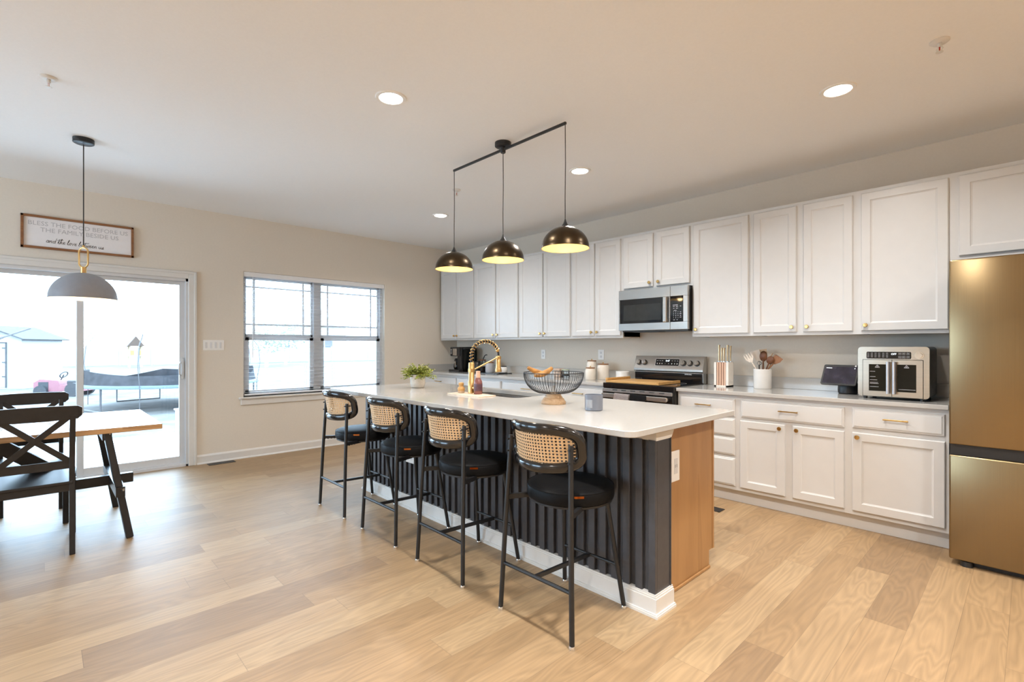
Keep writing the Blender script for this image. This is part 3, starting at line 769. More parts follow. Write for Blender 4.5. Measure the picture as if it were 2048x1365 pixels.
# sloped panel frame
sl = Vec((0, .046, .130)).normalized(); sn = Vec((0, -.130, .046)).normalized()
def on_panel(x, u, off=0): return Vec((x, -.116, 1.052)) + sl * u + sn * off
def panel_box(mb, x0, x1, u0, u1, o0, o1):
    P = [on_panel(x0, u0, o0), on_panel(x1, u0, o0), on_panel(x1, u1, o0), on_panel(x0, u1, o0)]
    mb.prism(P, sn * (o1 - o0)); return mb
dsp = panel_box(MB(), 3.530, 3.792, .034, .106, 0, .002).build('display', BGLASS, bg_)
fr_ = MB()
for (a, c, e, g) in ((3.525, 3.797, .029, .034), (3.525, 3.797, .106, .111), (3.525, 3.530, .029, .111), (3.792, 3.797, .029, .111)): panel_box(fr_, a, c, e, g, 0, .0025)
fr_.build('display_bezel', CHROME, bg_)
text('clock_digits', '9:47', .026, on_panel(3.664, .085, .0024), (1, 0, 0), sn, DIGIT, dsp, align='CENTER')
m = MB()
for k, xx in enumerate((3.552, 3.580, 3.606, 3.715, 3.745, 3.773)):
    panel_box(m, xx - .008, xx + .006, .085, .0885, .002, .0026)
    panel_box(m, xx - .005, xx + .003, .050, .062, .002, .0026)
panel_box(m, 3.640, 3.644, .054, .058, .002, .0026); panel_box(m, 3.676, 3.682, .054, .058, .002, .0026)
m.build('touch_marks', WHITEINK, dsp)
for xx in (3.335, 3.402, 3.838, 3.908, 3.980):
    q = sn.to_track_quat('Z', 'Y').to_matrix().to_4x4()
    k = MB(); c0 = on_panel(xx, .064, 0)
    k.cyl(c0, c0 + sn * .006, .029, seg=28)
    kb = k.build('knob_base', BPLAST, bg_, smooth=True)
    k = MB(); k.cyl(c0 + sn * .006, c0 + sn * .030, .024, .0215, seg=28)
    k.obox(c0 + sn * .030 - sl * .020, c0 + sn * .030 + sl * .020, .007, .008, up=sn)
    k.build('knob', STEEL, bg_, smooth=True)
f = MB().box(X0 + .002, X1 - .002, -.668, -.655, .735, .893, .002)
f.box(X0 + .004, X1 - .004, -.690, -.655, .24, .834, .004)
od = f.build('oven_door', BGLASS, rg)
m = MB().box(X0 + .008, X1 - .008, -.696, -.668, .836, .870, .003)
m.build('vent_trim', STEEL, rg)
m = MB()
for k in range(6):
    xx = X0 + .13 + k * .1
    m.box(xx, xx + .052, -.6975, -.690, .856, .863)
m.build('vent_slots', BPLAST, rg)
m = MB().box(X0 + .03, X1 - .03, -.748, -.730, .786, .828, .006)
for q in (X0 + .03, X1 - .065): m.box(q, q + .035, -.735, -.688, .793, .821, .003)
m.build('handle', STEEL, od)
MB().box(X0 + .05, X1 - .05, -.692, -.689, .33, .72).build('window', DGLASS, od)
MB().box(X0 + .004, X1 - .004, -.690, -.655, .05, .232, .004).build('storage_drawer', STEEL, rg)
m = MB()
for (xx, yy, rr) in ((3.47, -.52, .10), (3.86, -.52, .115), (3.47, -.26, .075), (3.86, -.26, .08)):
    m.lathe([(rr, .9222), (rr + .003, .9226), (rr + .006, .9222)], (xx, yy, 0), 40)
m.build('burner_rings', GREYINK, rg)
# towels over the oven handle
def towel(x0, x1, m, label, drop=.24):
    t = MB(); b = bmesh.new(); N = 16; rows = []
    prof = [(-.7215, .825 - drop * .8)] + [(-.7215, .81), (-.7225, .828), (-.731, .834), (-.746, .834), (-.7545, .828), (-.756, .81)] + [(-.756, .79 - drop * k / 5) for k in range(6)]
    for i, (y, z) in enumerate(prof):
        rows.append([b.verts.new((x0 + (x1 - x0) * k / N, y - (.004 * (1 + sin(k * 1.3 + i * .2))) * (1 if i > 6 else .0), z - .004 * (k / N))) for k in range(N + 1)])
    for a, c in zip(rows, rows[1:]):
        for k in range(N): b.faces.new((a[k], a[k + 1], c[k + 1], c[k]))
    bmesh.ops.solidify(b, geom=b.faces[:], thickness=-.003)
    bmesh.ops.recalc_face_normals(b, faces=b.faces[:])
    t.add(b)
    return tag(t.build('dish_towel', m, None, (x0, -.74, .62), smooth=True, ang=60), label, 'towel', 'towels on the oven handle')
towel(3.470, 3.632, TOWELG, 'pale grey striped towel hanging on the left of the oven handle')
towel(3.645, 3.812, TOWELB, 'black towel hanging beside the striped one on the oven handle')
# wooden cover
nb = thing('stove_cover_board', (3.60, -.5, .922), 'bamboo board with raised side rails lying over the left cooktop burners', 'cutting board')
MB().box(3.300, 3.885, -.655, -.245, .9235, .945, .003).build('board', BAMBOO, nb)
MB().box(3.300, 3.325, -.655, -.245, .945, .968, .003).build('rail', BAMBOO, nb)
MB().box(3.862, 3.885, -.655, -.245, .945, .952, .003).build('rail', BAMBOO, nb)

# ================================================================== MICROWAVE
mw = thing('microwave_oven', (3.667, -.2, 1.435), 'stainless over-the-range microwave with black window and keypad', 'microwave')
X0, X1, MZ0, MZ1 = 3.290, 4.043, 1.442, 1.852
MB().box(X0 + .004, X1 - .004, -.375, -.002, MZ0, MZ1).build('body', BPLAST, mw)
MB().box(X0 + .02, X1 - .02, -.37, -.01, MZ0 - .012, MZ0).box(3.42, 3.70, -.33, -.20, MZ0 - .018, MZ0 - .01).build('vent_panel', DGREY, mw)
XD = 3.868
f = MB()
for (a, c, e, g) in ((X0, XD - .002, 1.756, MZ1), (X0, XD - .002, MZ0, 1.514), (X0, X0 + .014, 1.514, 1.756), (3.800, XD - .002, 1.514, 1.756)): f.box(a, c, -.412, -.376, e, g, .002)
md_ = f.build('door', STEEL, mw)
w_ = MB().box(X0 + .014, 3.800, -.411, -.380, 1.514, 1.756).build('window', BGLASS, md_)
MB().box(X0 + .060, 3.772, -.4125, -.411, 1.540, 1.700).build('screen', GREYG, w_)
hb = MB().box(3.806, 3.846, -.448, -.428, 1.512, 1.757, .006)
for zz in (1.525, 1.725): hb.box(3.815, 3.838, -.43, -.41, zz, zz + .018)
hb.build('handle', STEEL, md_)
f = MB()
for (a, c, e, g) in ((XD, X1, 1.756, MZ1), (XD, X1, MZ0, 1.514), (3.998, X1, 1.514, 1.756)): f.box(a, c, -.412, -.376, e, g, .002)
f.build('control_frame', STEEL, mw)
kp = MB().box(XD, 3.998, -.411, -.380, 1.514, 1.756).build('control_panel', BGLASS, mw)
y_ = -.4116
for r_, line in enumerate(('123', '456', '789', '<0>')):
    for c_, ch in enumerate(line): text('keypad_marks', ch, .013, (3.903 + c_ * .022, y_, 1.606 - r_ * .0185), (1, 0, 0), (0, -1, 0), WHITEINK, kp, align='CENTER')
m = MB()
for (xx, zz, ww) in ((3.920, 1.672, .05), (3.905, 1.658, .018), (3.937, 1.658, .022), (3.972, 1.659, .014), (3.905, 1.641, .014), (3.937, 1.641, .022), (3.918, 1.620, .03), (3.972, 1.604, .012), (3.972, 1.588, .018), (3.972, 1.571, .012), (3.972, 1.555, .018), (3.908, 1.532, .018), (3.938, 1.532, .012)):
    m.box(xx - ww / 2, xx + ww / 2, y_ - .0003, y_, zz - .0022, zz + .0022)
m.build('keypad_labels', GREYINK, kp)

# ================================================================== FRIDGE
fg = thing('refrigerator', (6.347, -.45, 0), 'tall stainless refrigerator with a bottom freezer at the right end of the cabinets', 'refrigerator')
FX, FW, FY = 5.893, 6.803, -.86
MB().box(FX + .006, FW - .006, -.775, -.03, .03, 1.775).build('body', DGREY, fg)
FM = (FX + FW) / 2
def fdoor(x0, x1, z0, z1, name):
    m = MB().box(x0, x1, FY, -.790, z0, z1, .009, 3)
    return m.build(name, FRIDGE, fg, smooth=True)
fdoor(FX, FM - .002, .708, 1.788, 'door'); fdoor(FM + .002, FW, .708, 1.788, 'door')
fdoor(FX, FW, .036, .646, 'freezer_drawer')
MB().box(FX + .003, FW - .003, -.835, -.775, .640, .712).build('handle_recess', BPLAST, fg)
MB().box(FX + .05, FW - .05, -.80, -.70, 0, .040).build('grille', BPLAST, fg)
for xx in (FX + .075, FW - .075): MB().lathe([(0, 0), (.03, 0), (.028, .03), (0, .032)], (xx, -.82, 0), 16).build('foot', BPLAST, fg, smooth=True)

# ================================================================== ISLAND
isl = thing('kitchen_island', (3.52, -2.2, 0), 'kitchen island with a black slatted front and a stained wood end panel', 'kitchen island')
IX0, IX1 = 2.12, 4.940
b = MB(); b.box(IX0, 2.915, -2.468, -1.885, .100, .884); b.box(3.740, IX1, -2.468, -1.885, .100, .884); b.box(2.915, 3.740, -2.468, -1.885, .100, .68)
b.box(2.915, 3.740, -2.468, -2.318, .68, .884); b.box(2.915, 3.740, -1.908, -1.885, .68, .884); b.box(IX0, IX1, -2.468, -1.925, 0, .100)
b.build('cabinet_body', MAPLE, isl)
MB().box(IX1, IX1 + .010, -2.462, -1.925, 0, .018, .004).build('shoe_moulding', MAPLE, isl)
MB().box(IX0, IX1 + .003, -1.884, -1.866, .100, .884).build('face_frame', MAPLE, isl)
n = 6; wd = (IX1 - IX0) / n
for k in range(n):
    d = MB().shaker(IX0 + k * wd + .012, IX0 + (k + 1) * wd - .012, .125, .70 if k not in (2, 3) else .86, -1.846, s=1).build('door', MAPLE, isl)
    MB().lathe([(0, 0), (.006, 0), (.0055, .010), (.0145, .018), (.0155, .023), (.013, .027), (0, .028)], (IX0 + k * wd + (.045 if k % 2 else wd - .045), -1.846, .66), 14).build('knob', BRASS, d, smooth=True)
    if k not in (2, 3): MB().slab(IX0 + k * wd + .012, IX0 + (k + 1) * wd - .012, .72, .865, -1.846, s=1).build('drawer', MAPLE, isl)
# pony wall with vertical slats
b = MB(); b.box(2.095, 4.998, -2.598, -2.470, .086, .832)
x = 2.100; PIT = .0715
b.box(4.9985, 5.002, -2.480, -2.472, .086, .832)
while x < 4.99:
    w_ = .038 if x + .06 < 4.99 else min(.038, 4.998 - x)
    if x + PIT > 4.975: w_ = 4.998 - x
    b.box(x, x + w_, -2.618, -2.598, .086, .832, .0015)
    x += PIT
b.build('slat_panel', SLATB, isl)
b = MB(); b.box(2.090, 5.000, -2.612, -2.471, .830, .884)
P = [(5.000, -2.471, .884), (5.000, -2.440, .884), (5.000, -2.446, .862), (5.000, -2.462, .838), (5.000, -2.471, .830)]
b.prism(P, (-2.91, 0, 0))
b.build('top_trim', TRIM, isl)
def wrap_profile(mb, out, z0, z1):
    mb.box(2.095 - out, 4.998 + out, -2.618 - out, -2.462, z0, z1)
b = MB(); wrap_profile(b, .013, 0, .084); wrap_profile(b, .009, .084, .093); wrap_profile(b, .005, .093, .101); wrap_profile(b, .025, 0, .012); wrap_profile(b, .021, .012, .018)
b.build('baseboard', TRIM, isl)
o1 = thing('wall_outlet', (4.944, -2.325, .66), 'white decorator outlet plate on the wooden end of the island', 'outlet')
MB().box(4.940, 4.947, -2.366, -2.284, .575, .735, .0025).build('plate', PLATE, o1)
MB().box(4.947, 4.9485, -2.343, -2.307, .615, .695, .0008).build('socket', VINYL, o1)
m = MB()
for yy in (-2.333, -2.317): m.box(4.9484, 4.9489, yy - .0015, yy + .0015, .648, .664)
m.build('slots', BPLAST, o1)
outlet_y(2.845, .40, .118, .078, -2.618, 'white outlet plate on the black slats, partly behind the second stool', horizontal=True)

# island top with a sink cut-out
TX0, TX1, TY0, TY1 = 1.950, 5.052, -2.895, -1.838
SX0, SX1, SY0, SY1 = 2.94, 3.715, -2.300, -1.925
top = thing('island_countertop', (3.5, -2.37, .884), 'long white quartz island top with rounded corners and a sink cut-out', 'countertop')
b = bmesh.new()
def loop2(P, z): return [b.verts.new((x, y, z)) for x, y in P]
O = rrect(TX0, TX1, TY0, TY1, [.008, .008, .05, .055]); I = rrect(SX0, SX1, SY0, SY1, .07)
ch = .003
Os = rrect(TX0 + ch, TX1 - ch, TY0 + ch, TY1 - ch, [.006, .006, .048, .053])
lo, l1, l2, ti = loop2(Os, .884), loop2(O, .884 + ch), loop2(O, .914 - ch), loop2(Os, .914)
it, ib = loop2(I, .914), loop2(I, .884)
nn = len(O)
for A, B_ in ((lo, l1), (l1, l2), (l2, ti), (ti, it), (it, ib), (ib, lo)):
    for i in range(nn):
        j = (i + 1) % nn; b.faces.new((A[i], A[j], B_[j], B_[i]))
bmesh.ops.recalc_face_normals(b, faces=b.faces[:])
MB().add(b).build('slab', QUARTZ, top)
sk = thing('kitchen_sink', ((SX0 + SX1) / 2, -2.11, .70), 'undermount stainless sink let into the island top beside the gold faucet', 'sink')
b = bmesh.new()
S0 = rrect(SX0 - .006, SX1 + .006, SY0 - .006, SY1 + .006, .075); S1 = rrect(SX0 + .006, SX1 - .006, SY0 + .006, SY1 - .006, .07); S2 = rrect(SX0 + .04, SX1 - .04, SY0 + .04, SY1 - .04, .05)
A = loop2(S0, .8838); B_ = loop2(S1, .875); C_ = loop2(S1, .72); D_ = loop2(S2, .695)
for P, Q in ((A, B_), (B_, C_), (C_, D_)):
    for i in range(nn):
        j = (i + 1) % nn; b.faces.new((P[i], P[j], Q[j], Q[i]))
b.faces.new(D_)
bmesh.ops.recalc_face_normals(b, faces=b.faces[:])
for f in b.faces: f.normal_flip()
MB().add(b).build('basin', STEEL, sk, smooth=True)
MB().lathe([(.045, .6955), (.045, .699), (.025, .699), (.022, .6955)], (3.33, -2.11, 0), 24).build('drain', CHROME, sk, smooth=True)

# ---- gold spring faucet
fx_, fy_ = 3.268, -2.340
fa = thing('spring_faucet', (fx_, fy_, .914), 'tall brushed gold pull-down faucet with an exposed spring arch', 'faucet')
MB().lathe([(0, .9145), (.030, .9145), (.030, .920), (.027, .923), (.027, 1.010), (.0225, 1.016), (.0225, 1.150), (.019, 1.158), (0, 1.160)], (fx_, fy_, 0), 24).build('column', GOLD, fa, smooth=True)
MB().cyl((fx_ + .02, fy_, .965), (fx_ + .052, fy_, .966), .014, seg=14).cyl((fx_ + .046, fy_, .966), (fx_ + .046, fy_ + .045, 1.000), .005, seg=10).build('lever', GOLD, fa, smooth=True)
def arch(t):                 # hose path, t 0..1: up the column, over, down to the spray head
    s0 = 1.160; rr = .139
    L1, L2, L3 = .05, pi * rr, .045
    q = t * (L1 + L2 + L3)
    if q < L1: return Vec((fx_, fy_, s0 + q))
    q -= L1
    if q < L2:
        a = pi - q / rr; return Vec((fx_, fy_ + rr + rr * cos(a), s0 + L1 + rr * .80 * sin(a)))
    q -= L2
    return Vec((fx_, fy_ + 2 * rr, s0 + L1 - q))
MB().tube([arch(k / 40) for k in range(41)], .0085, 10).build('hose', BPLAST, fa, smooth=True)
pts = []
turns = 15; per = 12
for k in range(turns * per + 1):
    t = .80 * k / (turns * per); p = arch(t); tg = (arch(t + .004) - arch(max(0, t - .004))).normalized()
    n1 = Vec((1, 0, 0)); n2 = tg.cross(n1); a = 2 * pi * k / per
    pts.append(p + n1 * (.0150 * cos(a)) + n2 * (.0150 * sin(a)))
MB().tube(pts, .0034, 6).build('spring', GOLD, fa, smooth=True)
hx, hy = fx_, fy_ + .278
p_ = arch(.82)
MB().ball(p_, .016, seg=12).build('collar', GOLD, fa, smooth=True)
MB().lathe([(0, 1.075), (.025, 1.075), (.027, 1.085), (.024, 1.100), (.0205, 1.112), (.0185, 1.200), (.014, 1.206), (0, 1.206)], (hx, hy, 0), 22).build('spray_head', GOLD, fa, smooth=True)
MB().cyl((fx_, fy_ + .015, 1.098), (hx, hy - .012, 1.192), .0062, seg=10).lathe([(.0195, 1.182), (.023, 1.182), (.023, 1.200), (.0195, 1.200)], (hx, hy, 0), 18).lathe([(.0225, 1.085), (.0265, 1.085), (.0265, 1.110), (.0225, 1.110)], (fx_, fy_, 0), 18).build('support_arm', GOLD, fa, smooth=True)

tag(MB().prism([(x, y, .9143) for x, y in rrect(3.125, 3.520, -2.470, -2.308, .012, 4)], (0, 0, .008)).build('faucet_mat', MATSTONE, None, (3.32, -2.39, .9145)), 'flat cream drying mat lying around the foot of the gold faucet', 'sink mat')
br = thing('dish_brush', (3.185, -2.375, .9225), 'small round wooden dish brush standing on the mat left of the faucet', 'dish brush')
MB().lathe([(0, .9235), (.026, .9235), (.028, .935), (.024, .940), (0, .940)], (3.185, -2.375, 0), 20).build('bristles', LWOOD, br, smooth=True)
MB().lathe([(0, .940), (.027, .940), (.029, .950), (.027, .962), (.020, .968), (.016, .974), (.021, .985), (.020, .998), (.010, 1.003), (0, 1.003)], (3.185, -2.375, 0), 24).build('wooden_handle', BAMBOO, br, smooth=True)
so = thing('soap_bottle', (3.362, -2.352, .9225), 'rose tinted soap bottle with a peach pump top standing right of the faucet', 'soap bottle')
MB().lathe([(0, .9232), (.030, .9232), (.0325, .928), (.0325, 1.000), (.030, 1.020), (.020, 1.040), (.0165, 1.046), (0, 1.046)], (3.362, -2.352, 0), 28).build('bottle', SOAPB, so, smooth=True)
MB().lathe([(.0328, .948), (.0331, .949), (.0331, 1.000), (.0328, 1.001)], (3.362, -2.352, 0), 28).build('label', SOAPL, so, smooth=True)
MB().lathe([(0, 1.046), (.0185, 1.046), (.0185, 1.070), (.0165, 1.076), (.0165, 1.096), (0, 1.098)], (3.362, -2.352, 0), 20).build('pump', SOAPP, so, smooth=True)

# ---- potted plant
px2, py2 = 2.460, -2.300
pl = thing('potted_plant', (px2, py2, .914), 'small leafy green plant in a speckled white pot on the far end of the island', 'potted plant')
MB().lathe([(0, .9145), (.048, .9145), (.058, .922), (.066, .955), (.067, 1.000), (.064, 1.030), (.060, 1.032), (.058, 1.020), (.056, 1.012), (0, 1.012)], (px2, py2, 0), 32).build('pot', STONEW, pl, smooth=True)
fo = MB(); st = MB(); rnd = random.Random(3)
def leaf(b, p, dr, size, nrm):
    dr = dr.normalized(); s = dr.cross(nrm)
    if s.length < 1e-4: s = Vec((1, 0, 0))
    s.normalize(); n = s.cross(dr)
    P = [p, p + dr * size * .4 + s * size * .42 + n * size * .06, p + dr * size, p + dr * size * .4 - s * size * .42 + n * size * .06]
    v = [b.verts.new(q) for q in P]; b.faces.new((v[0], v[1], v[2])); b.faces.new((v[0], v[2], v[3]))
bl_ = bmesh.new()
for k in range(150):
    a = rnd.uniform(0, 2 * pi); el = rnd.uniform(.25, 1.5); L = rnd.uniform(.06, .118)
    d0 = Vec((cos(a) * cos(el), sin(a) * cos(el), sin(el)))
    p0 = Vec((px2 + .03 * cos(a) * rnd.random(), py2 + .03 * sin(a) * rnd.random(), 1.012)); pts = []
    for j in range(7):
        t = j / 6; p = p0 + d0 * L * t * 1.15 + Vec((cos(a), sin(a), 0)) * (.035 * t * t) + Vec((0, 0, -.045 * t * t * (1.3 - el * .6)))
        pts.append(p)
    if k < 70: st.tube(pts, .0012, 4)
    for j in range(2, 7):
        for q in range(5):
            aa = rnd.uniform(0, 2 * pi)
            leaf(bl_, pts[j], Vec((cos(aa), sin(aa), rnd.uniform(-.1, .9))), rnd.uniform(.013, .021), Vec((rnd.uniform(-.5, .5), rnd.uniform(-.5, .5), 1)))
fo.add(bl_)
st.build('stems', STEM, pl)
fo.build('foliage', LEAF, pl)

# ---- wire fruit bowl
bx, by = 4.118, -2.352
wb = thing('wire_fruit_bowl', (bx, by, .914), 'black wire fruit bowl on a turned wooden foot in the middle of the island', 'fruit bowl')
MB().lathe([(0, .9145), (.078, .9145), (.080, .924), (.075, .934), (.070, .938), (.066, .950), (.056, .954), (.054, .964), (.048, .968), (.046, .980), (0, .980)], (bx, by, 0), 32).build('wooden_foot', MANGO, wb, smooth=True)
def bowlp(t):    # t 0 (foot) .. 1 (rim)
    a = R(90 * t); return (.045 + .147 * sin(a) ** .80, .981 + .133 * (1 - cos(a)) ** 1.0)
wi = MB(); nw = 62
for k in range(nw):
    a = 2 * pi * k / nw
    wi.tube([(bx + bowlp(t / 10)[0] * cos(a), by + bowlp(t / 10)[0] * sin(a), bowlp(t / 10)[1]) for t in range(11)], .0015, 4)
wi.build('wires', BLACK, wb)
m = MB()
rr, zz = bowlp(1)
m.tube([(bx + rr * cos(2 * pi * k / 64), by + rr * sin(2 * pi * k / 64), zz) for k in range(64)], .0026, 6, closed=True)
m.tube([(bx + .047 * cos(2 * pi * k / 40), by + .047 * sin(2 * pi * k / 40), .983) for k in range(40)], .003, 6, closed=True)
m.build('rim', BLACK, wb, smooth=True)
def banana(P, r, label):
    n = len(P); rad = [r * (.55 + .45 * sin(pi * min(1, max(0, (i + .6) / n)))) for i in range(n)]
    m = MB().tube(P, rad, 10)
    return tag(m.build('banana', BANANA, None, P[n // 2], smooth=True, ang=60), label, 'fruit', 'fruit in the wire bowl')
rt = Vec((.689, .725, 0)); 
def bp_(u, v, z): return Vec((bx, by, 0)) + rt * u + Vec((-.725, .689, 0)) * v + Vec((0, 0, z))
def qb(p0, p1, p2, n=9): return [p0 * (1 - t) ** 2 + p1 * 2 * t * (1 - t) + p2 * t * t for t in [k / (n - 1) for k in range(n)]]
banana(qb(bp_(-.165, .00, 1.146), bp_(-.115, .02, 1.112), bp_(-.055, .03, 1.108)), .0165, 'golden brown banana at the left rim of the wire bowl, blunt end up')
banana(qb(bp_(-.125, -.03, 1.098), bp_(-.060, -.01, 1.095), bp_(-.008, .01, 1.143)), .019, 'golden brown banana curving up to the right in the wire bowl')

# ---- candle
cx2, cy2 = 4.492, -2.425
cn = thing('jar_candle', (cx2, cy2, .914), 'smoky blue glass jar candle with a pale label at the near end of the island', 'candle')
MB().lathe([(0, .9145), (.048, .9145), (.0515, .918), (.052, 1.003), (.0505, 1.0045), (.049, 1.003), (.0485, .985), (0, .985)], (cx2, cy2, 0), 40).build('jar', CANDLE, cn, smooth=True)
b = bmesh.new(); a0 = math.atan2(-2.3, 1.74); 
V = [[b.verts.new((cx2 + .0526 * cos(a), cy2 + .0526 * sin(a), z)) for z in (.932, .978)] for a in [a0 - .98 + k * .82 / 8 for k in range(9)]]
for p, q in zip(V, V[1:]): b.faces.new((p[0], q[0], q[1], p[1]))
bmesh.ops.solidify(b, geom=b.faces[:], thickness=-.0004)
lb = MB().add(b).build('label', mat('pale_grey_label', (.60, .62, .66), .4), cn, smooth=True)
m = MB()
for (aa, z, hw) in ((-.62, .962, .10), (-.62, .957, .13), (-.62, .951, .16), (-.62, .941, .2)):
    for k in range(5):
        a = a0 + aa + hw * (k - 2) / 2.5
        m.box(cx2 + .0529 * cos(a) - .001, cx2 + .0529 * cos(a) + .001, cy2 + .0529 * sin(a) - .001, cy2 + .0529 * sin(a) + .001, z - .0007, z + .0007)
m.build('label_print', GREYINK, lb)

# ================================================================== COUNTER STOOLS
def make_stool():
    """origin on the floor, back towards -y"""
    t = thing('counter_stool', (0, 0, 0), 'stool', 'bar stool', 'black cane-back stools at the island')
    # cushion
    m = MB().lathe([(0, .553), (.200, .553), (.2085, .556), (.212, .564), (.2135, .580), (.2125, .602), (.2100, .6095), (.2070, .6125), (.2040, .6150), (.194, .6195), (.165, .6255), (.10, .630), (0, .632)], (0, .025, 0), 56)
    m.tube([(.2100 * cos(2 * pi * k / 56), .025 + .2100 * sin(2 * pi * k / 56), .6115) for k in range(56)], .0022, 6, closed=True)
    seat = m.build('seat', LEATH, t, smooth=True, ang=50)
    a = R(-40); b = bmesh.new()
    V = [[b.verts.new((.2150 * cos(q), .025 + .2150 * sin(q), z)) for z in (.5965, .6070)] for q in [a + k * .052 for k in range(-2, 3)]]
    for p, q in zip(V, V[1:]): b.faces.new((p[0], q[0], q[1], p[1]))
    bmesh.ops.solidify(b, geom=b.faces[:], thickness=-.002)
    tg = MB().add(b).build('fabric_tag', ORANGE, seat); tg['label'] = 'small orange fabric tag'
    MB().lathe([(0, .540), (.196, .540), (.203, .543), (.203, .552), (0, .552)], (0, .025, 0), 48).build('seat_plate', BLACK, t, smooth=True)
    # legs
    for s in (-1, 1):
        m = MB().tube([(s * .2225, -.235, .012), (s * .2045, -.219, .44), (s * .1905, -.203, .76), (s * .187, -.199, .850)], .0118, 10)
        for zz in (.775, .832): m.cyl((s * .192, -.222, zz), (s * .186, -.172, zz), .0045, seg=8)
        lg = m.build('leg', BLACK, t, smooth=True)
        MB().lathe([(0, 0), (.013, 0), (.0145, .004), (.0125, .012), (.0118, .014), (0, .014)], (s * .2225, -.235, 0), 14).build('foot_glide', CHROME, lg, smooth=True)
        m = MB().tube([(s * .1875, .206, .012), (s * .135, .135, .545)], .0115, 10)
        lg = m.build('leg', BLACK, t, smooth=True)
        MB().lathe([(0, 0), (.013, 0), (.0145, .004), (.0125, .012), (.0118, .014), (0, .014)], (s * .1875, .206, 0), 14).build('foot_glide', CHROME, lg, smooth=True)
        m = MB().obox((s * .201, -.214, .550), (s * .150, -.075, .546), .018, .022)
        for k in range(4): m.cyl((s * (.198 - .008 * k), -.206 + .024 * k, .534), (s * (.198 - .008 * k), -.206 + .024 * k, .542), .006, seg=8)
        m.build('seat_bracket', BLACK, t)
    MB().tube([(-.2125, -.226, .228), (.2125, -.226, .228)], .0088, 10).build('stretcher', BLACK, t, smooth=True)
    MB().tube([(-.168, .178, .215), (.168, .178, .215)], .0082, 10).build('stretcher', BLACK, t, smooth=True)
    MB().obox((0, -.222, .228), (0, .176, .215), .014, .018).build('stretcher', BLACK, t)
    # curved back: frame of an oval ring bent round the sitter, cane inside
    def bend(x, z): return Vec((x, -.258 + 2.8 * x * x - (z - .80) * .16, z))
    def sq(a, A, B, e=.55):
        c, s = cos(a), sin(a)
        return A * math.copysign(abs(c) ** e, c), B * math.copysign(abs(s) ** e, s)
    ring = []
    for k in range(64):
        x, z = sq(2 * pi * k / 64, .203, .090)
        ring.append(bend(x, .828 + z))
    back = MB().tube(ring, .0250, 12, closed=True, r2=.0165, up=lambda p: Vec((-2 * 2.8 * p.x, 1, .16))).build('back_frame', LACQ, t, smooth=True, ang=80)
    b = bmesh.new(); rings = []
    for f in (0.02, .2, .4, .6, .8, 1.0):
        rings.append([b.verts.new(bend(*(lambda q: (q[0], .826 + q[1]))(sq(2 * pi * k / 64, .190 * f, .077 * f)))) for k in range(64)])
    for A, B_ in zip(rings, rings[1:]):
        for k in range(64): b.faces.new((A[k], A[(k + 1) % 64], B_[(k + 1) % 64], B_[k]))
    b.faces.new(rings[0])
    cn_ = MB().add(b).build('cane_panel', CANE, t, smooth=True, ang=80); cn_['label'] = 'woven natural cane panel'
    return t
stool = make_stool()
SL = ['black cane-back counter stool nearest the window, farthest from the viewer', 'black cane-back counter stool second from the window',
      'black cane-back counter stool third from the window, second nearest', 'black cane-back counter stool nearest the viewer, at the wooden end of the island']
for k, (x, y, rz) in enumerate(((2.497, -2.868, 0), (3.222, -2.866, .4), (3.928, -2.871, -.6), (4.666, -2.869, .3))):
    s = stool if k == 0 else copy_tree(stool)
    s.location = (x, y, 0); s.rotation_euler = (0, 0, R(rz)); s['label'] = SL[k]

# ================================================================== DINING TABLE AND CHAIRS
TZ = .745
tb = thing('dining_table', (1.535, -5.2, 0), 'long wooden-topped dining table on black splayed trestle legs', 'dining table')
b = MB()
for k in range(6):
    x0 = .998 + k * (1.077 / 6); b.box(x0 + .0006, x0 + 1.077 / 6 - .0006, -6.35, -4.122, TZ - .034, TZ, .0015)
b.build('tabletop', TABLEW, tb)
for yy, q in ((-4.30, 1), (-6.17, -1)):
    for (xb, xt) in ((2.045, 1.985), (1.165, 1.085 + .14)):
        MB().obox((xb, yy, .0), (xt, yy - q * .115, TZ - .034), .075, .040, up=(0, 1, 0), bev=.004).build('leg', BWOOD, tb)
    MB().obox((1.20, yy - q * .115, TZ - .060), (2.02, yy - q * .115, TZ - .060), .05, .05).build('crossbar', BWOOD, tb)
    MB().obox((1.14, yy - q * .05, .315), (2.07, yy - q * .05, .315), .05, .066).build('crossbar', BWOOD, tb)
    MB().obox((1.600, yy - q * .30 - .0, .36), (1.600, yy - q * .72, TZ - .036), .085, .05, up=(1, 0, 0)).build('brace', BWOOD, tb)
MB().box(1.575, 1.625, -6.25, -4.235, .276, .345, .003).build('stretcher', BWOOD, tb)
b = MB()
for zz, yy in ((.70, -4.405), (.33, -4.345)): b.cyl((2.07 if zz < .5 else 2.013, yy, zz), (2.08 if zz < .5 else 2.02, yy + .01, zz), .009, seg=10)
b.build('bolt', CHROME, tb)

